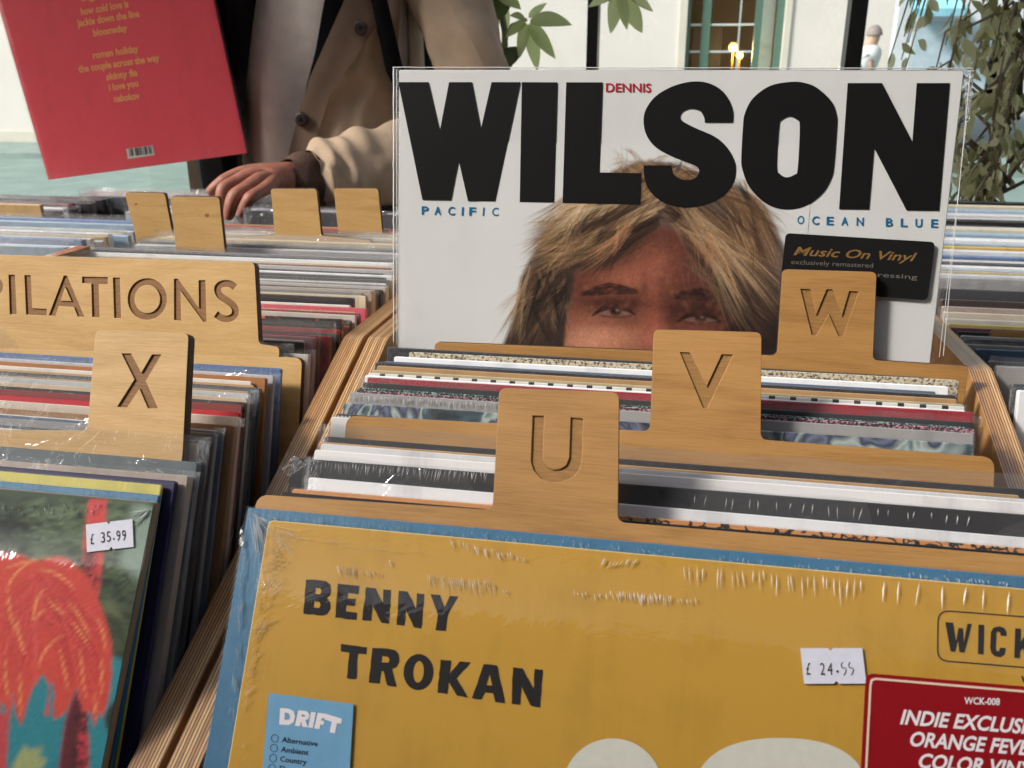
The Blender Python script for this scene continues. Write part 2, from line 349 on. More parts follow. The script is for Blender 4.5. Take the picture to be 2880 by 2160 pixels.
FARC = [('plywood record crate on the far side beneath the customer hand', -.5645, -.552, -.2025, -.190), ('plywood record crate on the far side at the left edge', -.926, -.9135, -.581, -.5685), ('plywood record crate on the far side behind the upright white cover', -.1868, -.1735, .175, .1882), ('plywood record crate on the far side below the fig', .1912, .2037, .5537, .5662)]
for lab, a, b, c, d in FARC:
    t = thing('record_crate', lab, 'record crate', ((a+d)/2, 1.0, TABLE_Z), 'plywood record crates')
    for x0, x1 in ((a, b), (c, d)):
        mb = MB(); mb.box((x0, .78, TABLE_Z), (x1, 1.34, -.215), PLY); mb.build('side_panel', t)
    mb = MB(); mb.box((b, .78, TABLE_Z), (c, 1.34, TABLE_Z+.012), PANEL_FACE); mb.build('base_board', t)
    mb = MB(); mb.box((b, .78, TABLE_Z+.012), (c, .792, -.22), PANEL_FACE); mb.build('back_board', t)
t = thing('display_table', 'long wooden display table carrying all the record crates', 'table', (0, .65, FLOOR))
mb = MB(); mb.box((-1.6, -.03, TABLE_Z-.03), (1.3, 1.36, TABLE_Z-.001), PANEL_FACE); mb.build('table_top', t)
for x in (-1.5, 1.15):
    for y in (.02, 1.24):
        mb = MB(); mb.box((x, y, FLOOR), (x+.06, y+.06, TABLE_Z-.031), PANEL_FACE); mb.build('leg', t)

# ------------------------------------------------------------------ dividers with engraved letters
def divider(label, pl, outline, radii, letters=(), thick=.004, deep=.0009, down=.28, mat=None, name='record_divider', group='birch plywood record dividers', knots=()):
    mat = mat or WOOD
    pts = [pl.px(*p) for p in outline]; rad = list(radii)
    b0 = min(p[1] for p in pts)-down; pts += [(pts[-1][0], b0), (pts[0][0], b0)]; rad += [.003, .003]
    out = fillet(pts, rad, 6); o = pl.w(sum(p[0] for p in pts)/len(pts), b0)
    K = 1000.; hl = [[pl.px(*p) for p in q] for q in letters]; mb = MB()
    vs, fs, nz = curve_mesh([[(a*K, b*K) for a, b in q] for q in [out]+hl], extrude=(deep/2-.00025)*K, bevel=.00025*K)
    P = [pl.w(x/K, y/K, z/K-deep/2) for x, y, z in vs]
    mb.add(P, [f for f, z in zip(fs, nz) if abs(z) > .5], mat); base = len(mb.v)
    ob_ = [i for i, (x, y, z) in enumerate(vs)]; inner = lambda f: hl and any(min(q[0] for q in L_)-.001 < vs[f[0]][0]/K < max(q[0] for q in L_)+.001 and min(q[1] for q in L_)-.001 < vs[f[0]][1]/K < max(q[1] for q in L_)+.001 for L_ in hl)
    mb.add(P, [f for f, z in zip(fs, nz) if abs(z) <= .5 and not inner(f)], EDGE); mb.add(P, [f for f, z in zip(fs, nz) if abs(z) <= .5 and inner(f)], CUTWALL)
    mb.prism(pl, out, -deep-.00002, thick-deep, mat, EDGE, .0002)
    if hl:
        vs, fs, _ = curve_mesh([[(a*K, b*K) for a, b in q] for q in hl])
        mb.add([pl.w(x/K, y/K, -deep+.00008) for x, y, z in vs], fs, BURNT if mat is WOOD_PALE else BURNT_L)
    for kx, ky, kr in knots: mb.flat(pl, [pl.px(*p) for p in ell(kx, ky, kr*1.3, kr, 14)], .0001, BURNT)
    d = mb.build(name); cen = Vector(o)
    d.data.transform(Matrix.Translation(-cen)); d.location = cen
    return tag(d, label, 'divider', group)
def T(pts, ox, oy, k): return [(ox+x/k, oy+y/k) for x, y in pts]
c5 = lambda p: T(p, 0, 500, 1.975)
c6 = lambda p: T(p, 800, 880, 2.0109)
c7 = lambda p: T(p, 1780, 600, 1.659)
cb = lambda p: T(p, 0, 450, 1.975)
def zplane(px, z, lean, **k): return Plane(at_z(px[0], px[1], z), lean, **k)
PW = Plane(at_y(1968, 997, .512), 9); PV = zplane((974, 1170), -.169, 22); PU = zplane((722, 1392), -.169, 30)
Wl = [c7([(783, 353), (828, 355), (855, 475), (905, 355), (932, 355), (975, 482), (1010, 363), (1052, 366), (980, 575), (960, 573), (915, 470), (855, 570), (835, 568)])]
Vl = [c7([(220, 648), (265, 650), (345, 808), (415, 658), (467, 660), (345, 910), (328, 908)])]
Ul = [c6([(1405, 582), (1395, 840), (1410, 890), (1450, 935), (1510, 957), (1570, 955), (1630, 930), (1668, 885), (1680, 830), (1688, 598), (1620, 593), (1612, 820), (1595, 862), (1560, 885), (1520, 888), (1485, 872), (1462, 838), (1460, 810), (1468, 583)])]
R3, R2 = .0035, .0025
divider('tan plywood divider engraved W in front of the white cover', PW, [(1222, 962), (2185, 1000), (2200, 757), (2466, 765), (2455, 1013), (2724, 1030)], [R3, R3, R3, R3, R3, 0], Wl)
divider('tan plywood divider engraved V between U and W', PV, [(974, 1168), (1828, 1213), (1838, 926), (2142, 934), (2140, 1236), (2799, 1286)], [.006, R3, R3, R3, R3, .006], Vl)
divider('tan plywood divider engraved U behind the blue and yellow covers', PU, [(722, 1390), (1385, 1434), (1404, 1090), (1742, 1103), (1738, 1468), (2960, 1570)], [.006, R3, R3, R3, R3, .004], Ul)
LX = [c5([(677, 977), (727, 977), (785, 1085), (845, 982), (895, 983), (808, 1128), (876, 1280), (822, 1280), (775, 1170), (705, 1275), (652, 1272), (748, 1120)])]
PX_ = zplane((516, 1267), -.165, 27, yaw=0)
divider('pale plywood divider engraved X in the left crate', PX_, [(-140, 1206), (245, 1211), (268, 927), (531, 936), (514, 1275)], [0, R3, R3, R3, 0], LX, thick=.006, mat=WOOD_PALE)
PQ = zplane((855, 1010), -.165, 18)
divider('plain plywood divider edge behind the X divider', PQ, [(-120, 976), (850, 1006)], [0, .005], thick=.005, mat=WOOD_PALE)
PC = Plane(at_y(720, 740, .50), 15)
S_path = c5([(1305, 608), (1278, 590), (1240, 588), (1212, 605), (1210, 632), (1226, 658), (1262, 682), (1295, 708), (1308, 738), (1298, 768), (1268, 784), (1235, 780), (1200, 758)])
def ring(cx, cy, ro, rO, ri, rI, n=40): return [ell(cx, cy, ro, rO, n), ell(cx, cy, ri, rI, n)]
sm = smooth_poly(S_path, corners=(0, len(S_path)-1), sub=3); sm = sm[:(len(S_path)-1)*3+1]
LC = [c5([(48, 540), (82, 540), (92, 758), (55, 758)]), c5([(136, 542), (170, 542), (178, 725), (260, 730), (258, 765), (146, 760)]),
      c5([(355, 545), (372, 545), (468, 772), (432, 770), (412, 718), (325, 712), (308, 766), (272, 764)]), c5([(362, 605), (398, 686), (335, 684)]),
      c5([(457, 550), (598, 553), (597, 592), (547, 590), (552, 775), (513, 773), (508, 588), (457, 585)]), c5([(628, 555), (665, 556), (672, 780), (635, 778)]),
      *[c5(q) for q in ring(818, 674, 108, 115, 72, 79)],
      c5([(967, 562), (988, 562), (1106, 725), (1104, 570), (1140, 570), (1146, 800), (1130, 800), (1002, 625), (1005, 793), (968, 790)]), stroke(sm, 36/1.975),
      *[c5(q) for q in ring(-52, 602, 68, 62, 34, 30)], c5([(-160, 540), (-126, 540), (-120, 758), (-154, 758)])]
divider('wide pale plywood board engraved with the end of COMPILATIONS', PC, [(-330, 706), (716, 738), (728, 967), (786, 976)], [0, R3, R3, .003], LC, thick=.006, down=.25, mat=WOOD_PALE, name='section_board')
# blank backs of dividers on the far side
def fartab(label, quad, z, extra=None, lean=-4, roll=0, knots=(), base=None, thick=.005):
    P = cb(quad); pl = Plane(at_z(P[3][0], P[3][1], z), lean, roll=roll)
    if base: outl = cb([base[0]])+[P[3], P[0], P[1], P[2]]+cb([base[1]]); rad = [.002, R2, R3, R3, R2, .002]
    else: outl = [P[3], P[0], P[1], P[2]]; rad = [0, R3, R3, 0]
    return divider(label, pl, outl, rad, thick=thick, down=.2, mat=WOOD_PALE, knots=[(*cb([(x, y)])[0], r) for x, y, r in knots])
fartab('blank divider tab leaning left, second from left on the far side', [(692, 180), (915, 185), (960, 420), (748, 402)], -.169, roll=0, knots=[(755, 245, 3)])
fartab('blank divider tab with a dark knot, nearest on the far side', [(945, 203), (1217, 206), (1247, 490), (976, 487)], -.165, knots=[(1150, 308, 5)])
fartab('blank divider tab just below the jacket cuff', [(1503, 160), (1758, 160), (1785, 420), (1528, 418)], -.165, base=[(1240, 432), (2060, 446)])
fartab('rightmost blank divider tab beside the white cover', [(1853, 158), (2100, 158), (2125, 410), (1880, 405)], -.169, base=[(1440, 415), (2300, 425)])

# ------------------------------------------------------------------ patterned prints
def pat(kind):
    m, t, b = new_mat('print_'+kind); L = t.links; b.inputs['Roughness'].default_value = .4; b.inputs['Coat Weight'].default_value = .3; v = coords(t)
    if kind == 'checks':
        sp = N(t, 'ShaderNodeSeparateXYZ'); L.new(v, sp.inputs[0]); d = N(t, 'ShaderNodeMath', operation='MULTIPLY'); L.new(sp.outputs[0], d.inputs[0]); d.inputs[1].default_value = 95
        f = N(t, 'ShaderNodeMath', operation='FRACT'); L.new(d.outputs[0], f.inputs[0]); c = ramp(t, f.outputs[0], [(0, S(225, 222, 215)), (.68, S(225, 222, 215)), (.7, (.02, .02, .02)), (1, (.02, .02, .02))], 'CONSTANT')
    elif kind == 'dots':
        vo = N(t, 'ShaderNodeTexVoronoi'); vo.inputs['Scale'].default_value = 480; vo.inputs['Randomness'].default_value = .15; L.new(v, vo.inputs['Vector']); c = ramp(t, vo.outputs['Distance'], [(.3, S(190, 185, 178)), (.45, (.02, .02, .02))])
    elif kind == 'photo':
        n = N(t, 'ShaderNodeTexNoise'); n.inputs['Scale'].default_value = 38; n.inputs['Distortion'].default_value = 1.2; L.new(v, n.inputs['Vector'])
        c = ramp(t, n.outputs['Fac'], [(.3, S(30, 34, 40)), (.43, S(66, 88, 96)), (.5, S(176, 188, 180)), (.56, S(50, 54, 76)), (.63, S(112, 118, 142)), (.72, S(30, 32, 36))])
    elif kind == 'glitter_green' or kind == 'glitter_pink':
        vo = N(t, 'ShaderNodeTexVoronoi'); vo.inputs['Scale'].default_value = 1500; L.new(v, vo.inputs['Vector']); sp = N(t, 'ShaderNodeSeparateColor'); L.new(vo.outputs['Color'], sp.inputs[0])
        c = ramp(t, sp.outputs[0], [(.45, (.02, .03, .03)), (.6, S(70, 110, 96) if 'green' in kind else S(120, 70, 84)), (.9, S(150, 180, 165) if 'green' in kind else S(200, 150, 165))])
    elif kind == 'speckle':
        n = noise(t, v, 700, 3); c = ramp(t, n, [(.38, S(70, 60, 48)), (.47, S(176, 164, 140)), (.6, S(205, 196, 176))])
    elif kind == 'flecks':
        n = noise(t, v, 160, 4, .6, .5); c = ramp(t, n, [(.56, (.015, .013, .013)), (.62, S(190, 80, 40)), (.72, S(210, 150, 70))])
    elif kind == 'scribble':
        n1 = N(t, 'ShaderNodeTexNoise'); n1.inputs['Scale'].default_value = 120; L.new(v, n1.inputs['Vector']); mx = N(t, 'ShaderNodeVectorMath', operation='MULTIPLY_ADD'); L.new(n1.outputs['Color'], mx.inputs[0]); mx.inputs[1].default_value = (.018, .018, .018); L.new(v, mx.inputs[2])
        vo = N(t, 'ShaderNodeTexVoronoi', feature='DISTANCE_TO_EDGE'); vo.inputs['Scale'].default_value = 150; L.new(mx.outputs[0], vo.inputs['Vector'])
        sp = N(t, 'ShaderNodeSeparateXYZ'); L.new(v, sp.inputs[0]); msk = noise(t, coords(t, (1, .0, .0)), 22, 2)
        md = N(t, 'ShaderNodeMath', operation='MULTIPLY_ADD'); L.new(sp.outputs[0], md.inputs[0]); md.inputs[1].default_value = 2.2; L.new(msk, md.inputs[2])
        gate = ramp(t, md.outputs[0], [(.40, (1, 1, 1)), (.48, (0, 0, 0))]); ad = N(t, 'ShaderNodeMath', operation='ADD'); L.new(vo.outputs['Distance'], ad.inputs[0]); L.new(gate, ad.inputs[1])
        c = ramp(t, ad.outputs[0], [(.05, (.02, .015, .012)), (.11, S(214, 146, 84))])
    elif kind == 'stripechecks':
        sp = N(t, 'ShaderNodeSeparateXYZ'); L.new(v, sp.inputs[0]); d = N(t, 'ShaderNodeMath', operation='MULTIPLY'); L.new(sp.outputs[0], d.inputs[0]); d.inputs[1].default_value = 60
        f = N(t, 'ShaderNodeMath', operation='FRACT'); L.new(d.outputs[0], f.inputs[0]); c = ramp(t, f.outputs[0], [(0, S(214, 180, 90)), (.5, S(110, 76, 60))], 'CONSTANT')
    elif kind == 'pages':
        n = noise(t, coords(t, (1, 1, 14)), 40, 3); c = ramp(t, n, [(.35, S(90, 80, 74)), (.6, S(190, 184, 176))])
    elif kind == 'photo_dark':
        n = N(t, 'ShaderNodeTexNoise'); n.inputs['Scale'].default_value = 26; n.inputs['Distortion'].default_value = .6; L.new(v, n.inputs['Vector']); c = ramp(t, n.outputs['Fac'], [(.4, S(24, 28, 36)), (.55, S(44, 50, 62)), (.7, S(120, 124, 130))])
    elif kind == 'photo_brown':
        n = noise(t, v, 42, 3, .6, .7); c = ramp(t, n, [(.38, S(24, 22, 22)), (.5, S(80, 70, 62)), (.6, S(200, 192, 168)), (.7, S(40, 36, 34))])
    L.new(c, b.inputs['Base Color']); return m
PAT = {k: pat(k) for k in ('checks', 'dots', 'photo', 'glitter_green', 'glitter_pink', 'speckle', 'flecks', 'scribble', 'stripechecks', 'pages', 'photo_dark', 'photo_brown')}
# ------------------------------------------------------------------ record sleeves
FILM_LOOSE = film(.035, .08, .45, 42); FILM_FAR = film(.08, .08, 1., 50); FILM_TIGHT = film(.015, .14, .7, 110, stretch=(5, 1, 1), k=.4); FILM_CLEAR = film(.03, .07, .35, 45)
REC_GROUP = 'records filed in the crates'
def sleeve_mesh(mb, pl, w, h, t, mat, r=.0012, edge=None): mb.prism(pl, rrect(0, -h, w, 0, r, 3), 0, t, mat, edge, .0004)
def bag_mesh(mb, pl, w, h, t, ext, mat, seed=0, amp=.0009, side=.004, nu=34, nv=10, gap=.0011, closed=False):
    """an open plastic bag round the sleeve: two wavy sheets joined at the sides, standing ext above the card"""
    rs = random.Random(seed); ph = rs.random()*50; top = ext
    def sh(back):
        def fn(u, v):
            vv = v**.6; a = -side+(w+2*side)*u; b = -h+(h+top)*vv; i_ = round(u*nu); a = -side if i_ == 0 else (w+side if i_ == nu else w*(i_-1)/(nu-2))
            if v > .99: b += .0016*mnoise.noise(Vector((a*38, ph, back)))
            e = max(0, b+.004)/max(.004, top) if top > .001 else 0
            edge = 0. if i_ in (0, nu) else 1.
            c = (gap+amp*mnoise.noise(Vector((a*26, b*22, ph+back*7)))*1.2)*edge**.5+.0005
            c += amp*1.6*e*mnoise.noise(Vector((a*14, ph+3, back*3)))
            c = max(c, .0003) if not back else -t-max(c, .0003)
            if edge < 1 and back: c = c*edge+(-t*.5)*(1-edge)
            if edge < 1 and not back: c = c*edge+(-t*.5)*(1-edge)
            return pl.w(a+.0012*(1-edge)*mnoise.noise(Vector((b*60, ph, 2))), b, c)
        return fn
    mb.grid(sh(0), nu, nv, mat); mb.grid(sh(1), nu, max(3, nv//2), mat)
def wrap_mesh(mb, pl, w, h, t, mat, seed=0, gap=.0005):
    """tight shrink wrap: front sheet, folded over the top edge"""
    ph = seed*3.1
    def fn(u, v):
        a = -gap+(w+2*gap)*u; n = .00022*mnoise.noise(Vector((a*240, v*9, ph)))
        if v < .8: return pl.w(a, -h+h*(v/.8), gap+.0002+n)
        return pl.w(a, gap+n, gap-(t+2*gap)*((v-.8)/.2))
    mb.grid(fn, 60, 10, mat)
def record(pl, label, mat, w=.313, h=.3125, t=.003, ext=None, filmmat=None, wrap=False, seed=0, edge=None, cat='record', name='record_sleeve', group=REC_GROUP, lod=1., amp=.0009):
    loc = pl.w(w/2, -h, -t/2)
    if ext is None and not wrap:
        mb = MB(); sleeve_mesh(mb, pl, w, h, t, mat, edge=edge); o = mb.build(name); o.data.transform(Matrix.Translation(-loc)); o.location = loc; return tag(o, label, cat, group)
    e = thing(name, label, cat, loc, group); mb = MB(); sleeve_mesh(mb, pl, w, h, t, mat, edge=edge); mb.build('card_sleeve', e)
    mb = MB()
    if wrap: wrap_mesh(mb, pl, w, h, t, filmmat or FILM_TIGHT, seed)
    else: bag_mesh(mb, pl, w, h, t, ext, filmmat or FILM_LOOSE, seed, amp, nu=int(34*lod), nv=max(4, int(10*lod)))
    mb.build('shrink_wrap' if wrap else 'plastic_bag', e, smooth=True); return e
ORD = 'first second third fourth fifth sixth seventh eighth ninth tenth eleventh twelfth thirteenth fourteenth fifteenth sixteenth seventeenth eighteenth nineteenth twentieth'.split()+['%s-%s' % (a, b) for a in ('twenty', 'thirty', 'forty') for b in 'first second third fourth fifth sixth seventh eighth ninth'.split()]
def lean_at(tab, y):
    for (y0, l0), (y1, l1) in zip(tab, tab[1:]):
        if y <= y1: return l0+(l1-l0)*max(0, (y-y0))/(y1-y0)
    return tab[-1][1]
WHITE = (.82, .83, .84); OFFW = S(205, 200, 192); GREY = S(140, 138, 136); BLACK = (.022, .021, .022); CHAR = S(52, 52, 54); RED = S(160, 28, 40); CREAM = S(186, 168, 130)
MID_LEAN = [(.30, 34), (.33, 29), (.40, 22), (.45, 17), (.515, 10)]
def C_(c): return PAT[c] if isinstance(c, str) else card(c)
# rows of the central crate, front to back: pixel of top-left corner, z, colour, description, thickness, bag height or 'w' for shrink wrap
rows = [
 ((822, 1374), -.173, 'scribble', 'orange record sleeve scrawled with black lines', .003, 'w'),
 ((868, 1342), -.171, WHITE, 'plain white record sleeve in a clear bag taped at its corner', .004, .0095),
 ((820, 1287), -.160, BLACK, 'thin black record sleeve', .002, None),
 ((885, 1264), -.165, S(225, 222, 220), 'rough white record sleeve', .003, None),
 ((903, 1247), -.165, S(214, 212, 212), 'shrink wrapped white textured record sleeve', .0035, 'w'),
 ((912, 1227), -.167, CHAR, 'charcoal record sleeve in a loose clear bag', .003, .006),
 'V',
 ((932, 1172), -.164, S(214, 212, 208), 'small white record sleeve poking out left', .002, None),
 ((945, 1163), -.163, 'dots', 'black record sleeve printed with pale dots', .002, 'w'),
 ((966, 1133), -.161, 'photo', 'record sleeve printed with a blue and grey photo', .003, 'w'),
 ((983, 1103), -.160, S(158, 154, 150), 'grey shrink wrapped record sleeve', .0035, 'w'),
 ((1002, 1096), -.161, 'glitter_pink', 'black record sleeve with a pink glitter edge', .0015, None),
 ((1004, 1089), -.160, 'glitter_green', 'black record sleeve with a green glitter edge', .0015, None),
 ((1021, 1075), -.160, CHAR, 'dark grey record sleeve in a clear bag', .003, .003),
 ((1033, 1061), -.160, RED, 'red record sleeve', .002, 'w'),
 ((1026, 1055), -.160, WHITE, 'thin white record sleeve', .0012, None),
 ((1034, 1049), -.160, 'checks', 'record sleeve edged with black and white checks', .002, 'w'),
 ((1045, 1040), -.160, CREAM, 'cream record sleeve', .002, 'w'),
 ((1055, 1019), -.159, BLACK, 'glossy black record sleeve', .004, 'w'),
 ((1108, 1003), -.163, WHITE, 'bright white record sleeve', .003, None),
 ((1150, 990), -.162, 'speckle', 'speckled stone coloured record sleeve', .002, None),
 ((1090, 977), -.157, BLACK, 'wide black shrink wrapped record sleeve', .004, 'w')]
def behind(d, prev, gap=.0007):
    """nearest point on the viewing line d that clears the back of the previous sleeve"""
    pl, t = prev; return (pl.o.dot(pl.n)-t-gap)/d.dot(pl.n)
def place(px, z, prev, tab, right=False, w=.313, roll=0.):
    d = ray(*px); s_ = max(z/d.z, behind(d, prev) if prev else 0); o = d*s_
    ln = lean_at(tab, o.y)
    if right: o = o-Vector((w, 0, 0))
    return Plane(o, ln, roll=roll)
FILLC = [('pale', S(206, 200, 192)), ('dark', S(34, 33, 35)), ('grey', S(120, 118, 118)), ('tan', S(176, 140, 98)), ('black', BLACK), ('white', WHITE), ('ruddy', S(120, 46, 44)), ('slate', S(84, 100, 120)), ('cream', S(200, 186, 156)), ('charcoal', CHAR)]
def filler(pl, prev, t, rs, phrase):
    """thin sleeves standing a little lower in the space in front of pl"""
    pp, pt = prev; gap = -(pl.o-pp.o).dot(pp.n)-pt; n = 2 if gap > .0072 else 1
    if gap < .0040: return
    for k in range(n):
        q = Plane(pl.o+pl.n*(.0026+.0025*k)-pl.eu*(rs.uniform(.0014, .003)+.0018*k)+pl.ex*rs.uniform(-.006, .004), 0); q.ex, q.eu, q.n = pl.ex, pl.eu, pl.n
        nm, c = rs.choice(FILLC); record(q, 'thin %s sleeve, %s of two before %s' % (nm, ('rear', 'front')[k], phrase) if n > 1 else 'thin %s record sleeve set low before the %s' % (nm, phrase), card(c), t=.0014, w=.311)
def short(d): return ' '.join(d.split(' in a ')[0].split(' edged with ')[0].split()[:4])
def file_rows(rows, tab, section, seed0=0):
    k = 0; prev = (PU, .0045); rs = random.Random(77)
    for i, r in enumerate(rows):
        if isinstance(r, str): section = r; k = 0; prev = (PV, .0045); continue
        px, z, c, d, t, ex = r; pl = place(px, z, prev, tab, roll=rs.uniform(-.25, .25)); filler(pl, prev, t, rs, short(d)+' behind '+section); prev = (pl, t+.0008)
        record(pl, '%s, %s behind %s' % (d, ORD[k], section), C_(c), t=t, w=.313, ext=None if ex in (None, 'w') else ex, wrap=ex == 'w', seed=seed0+i); k += 1
        PLACED[d] = pl
PLACED = {}
file_rows(rows, MID_LEAN, 'U')
PC_ROWS_L = [
 'X',
 ((590, 1234), -.166, BLACK, 'black record sleeve', .003, 'w'), ((606, 1222), -.166, GREY, 'grey record sleeve in a clear bag', .003, .003),
 ((660, 1192), -.166, S(150, 108, 62), 'golden brown record sleeve in a clear bag', .004, .004), ((672, 1173), -.166, S(200, 182, 164), 'pale beige record sleeve', .003, None),
 ((676, 1155), -.166, S(172, 26, 40), 'bright red record sleeve', .003, None), ((690, 1133), -.166, BLACK, 'black record sleeve in a clear bag', .003, .003),
 ((694, 1118), -.166, S(196, 170, 140), 'tan record sleeve', .003, None), ((702, 1103), -.166, S(178, 182, 184), 'pale grey record sleeve', .002, .002), ((732, 1090), -.166, CHAR, 'crinkled charcoal shrink wrapped record sleeve', .003, 'w'),
 ((748, 1062), -.167, S(158, 104, 58), 'brown kraft record sleeve', .003, None), ((770, 1052), -.167, S(190, 188, 190), 'silver grey record sleeve in a clear bag', .003, .002), ((790, 1040), -.167, S(70, 98, 140), 'blue edged record sleeve', .003, 'w'),
 'plain',
 ((808, 1001), -.166, 'stripechecks', 'record sleeve edged with yellow and brown checks', .003, .008), ((868, 992), -.167, OFFW, 'off white record sleeve in a crumpled bag', .004, .003),
 'COMP',
 ((884, 945), -.168, S(168, 130, 134), 'dusty pink record sleeve', .004, .006), ((928, 945), -.169, S(126, 26, 40), 'maroon record sleeve in a tall clear bag', .004, .009), ((952, 929), -.168, S(136, 24, 32), 'dark red record sleeve', .004, None),
 ((962, 901), -.165, 'flecks', 'black record sleeve flecked with orange', .004, .002), ((985, 897), -.168, BLACK, 'plain black record sleeve', .004, 'w'),
 ((1000, 885), -.166, S(180, 170, 160), 'beige edged record sleeve', .003, None), ((1012, 880), -.166, S(120, 30, 40), 'deep crimson record sleeve', .003, 'w'), ((1028, 871), -.166, S(196, 66, 84), 'pinkish red record sleeve', .005, 'w'), ((984, 862), -.165, S(205, 202, 192), 'short cream record sleeve', .004, None),
 ((992, 838), -.163, S(44, 36, 36), 'brownish black record sleeve in a crinkled bag', .006, .006), ((1046, 822), -.164, S(176, 164, 152), 'taupe record sleeve in a crinkled bag', .008, .006), ((1086, 806), -.165, S(190, 180, 170), 'pale taupe record sleeve in a clear bag', .008, .008), ((1098, 792), -.166, S(50, 50, 54), 'slate record sleeve', .005, .003),
 ((1103, 775), -.166, WHITE, 'white record sleeve in a shiny bag', .006, .006), ((1104, 758), -.166, S(190, 184, 180), 'light grey record sleeve in a shiny bag', .006, .006), ((1105, 742), -.166, WHITE, 'white record sleeve in a wrinkled bag', .006, .005), ((1106, 728), -.166, S(120, 116, 116), 'mid grey record sleeve in a shiny bag', .006, .004)]
LEFT_LEAN = [(.30, 34), (.34, 27), (.48, 18), (.6, 12), (.8, 6)]
def left_rows():
    sec = {'X': 'X', 'plain': 'the plain left divider', 'COMP': 'the wide board'}; st = {'X': (PX_, .0065), 'plain': (PQ, .0055), 'COMP': (PC, .0065)}; cur = None; k = 0; rs_ = random.Random(31)
    for i, r in enumerate(PC_ROWS_L):
        if isinstance(r, str): cur = sec[r]; k = 0; prev = st[r]; continue
        px, z, c, d, t, ex = r; pl = place(px, z, prev, LEFT_LEAN, True, roll=rs_.uniform(-.25, .25)); filler(pl, prev, t, rs_, short(d)+' behind '+cur.replace('the ', '')); prev = (pl, t+.0008)
        record(pl, '%s, %s behind %s' % (d, ORD[k], cur), C_(c), t=t, ext=None if ex in (None, 'w') else ex, wrap=ex == 'w', seed=100+i); k += 1
left_rows()
# the five sleeves in front of the X divider, behind the jungle picture
fr = [((446, 1392), -.171, S(40, 110, 144), 'teal blue record sleeve directly behind the jungle picture', .003, 'w'), ((455, 1364), -.169, S(206, 190, 70), 'yellow record sleeve behind the teal blue one at left', .002, 'w'),
      ((494, 1353), -.169, S(36, 34, 74), 'navy blue record sleeve behind the yellow one at left', .003, None), ((530, 1338), -.169, S(178, 162, 150), 'pale record sleeve in a bag behind the navy one at left', .005, .002),
      ((556, 1300), -.168, S(96, 104, 108), 'grey record sleeve in a tall wrinkled bag before the X divider', .004, .012)]
prev = (Plane(at_z(437, 1412, -.1735)-Vector((.313, 0, 0)), 34), .0045)
for i, (px, z, c, d, t, ex) in enumerate(fr):
    pl = place(px, z, prev, LEFT_LEAN, True); prev = (pl, t+.0008); record(pl, d, C_(c), t=t, ext=None if ex == 'w' else ex, wrap=ex == 'w', seed=60+i, amp=.0014)
# ---- right crate
RIGHT = [((2866, 1098), -.168, WHITE, 'white record sleeve in a clear bag', .004, .003), ((2846, 1080), -.167, BLACK, 'black shrink wrapped record sleeve', .003, 'w'), ((2806, 1030), -.168, S(168, 164, 158), 'grey record sleeve in a crumpled bag', .006, .006),
 ((2782, 1016), -.167, BLACK, 'black record sleeve', .004, 'w'), ((2752, 982), -.167, S(58, 98, 124), 'petrol blue record sleeve in a bag', .006, .005), ((2716, 968), -.167, S(150, 142, 134), 'taupe record sleeve in a bag', .005, .003), ((2713, 953), -.167, BLACK, 'black and white record sleeve in a bag', .004, .003),
 ((2705, 944), -.167, S(170, 168, 166), 'pale grey record sleeve', .003, None), 'div', ((2694, 932), -.167, BLACK, 'dull black record sleeve', .003, None), ((2673, 921), -.167, S(110, 30, 44), 'maroon record sleeve', .003, 'w'), ((2668, 910), -.166, S(206, 190, 110), 'yellow topped record sleeve', .003, None), ((2662, 896), -.166, OFFW, 'off white record sleeve in a bag', .004, .004),
 ((2656, 878), -.166, S(196, 180, 160), 'beige record sleeve in a bag', .005, .003), ((2652, 862), -.166, S(150, 130, 116), 'light brown record sleeve', .005, 'w'), ((2648, 842), -.166, S(60, 52, 50), 'dark brown record sleeve', .005, None), ((2646, 812), -.163, CHAR, 'charcoal record sleeve in a bulging bag', .006, .012), ((2644, 780), -.166, S(180, 176, 172), 'silver record sleeve in a bag', .006, .006)]
RL = [(.45, 15), (.65, 9), (.8, 5)]; k = 0; wh = 'right crate'; prev = None
for i, r in enumerate(RIGHT):
    if r == 'div':
        divider('plain rounded divider in the right crate', Plane(at_z(2787, 932, -.165), 11), [(2787, 930), (3300, 950)], [.004, 0], thick=.005); wh = 'right crate past its plain divider'; k = 0; prev = (Plane(at_z(2787, 932, -.165), 11), .0055); continue
    px, z, c, d, t, ex = r; pl = place(px, z, prev, RL); prev = (pl, t+.0008)
    record(pl, '%s, %s in the %s' % (d, ORD[k], wh), C_(c), t=t, ext=None if ex in (None, 'w') else ex, wrap=ex == 'w', seed=200+i, lod=.8); k += 1
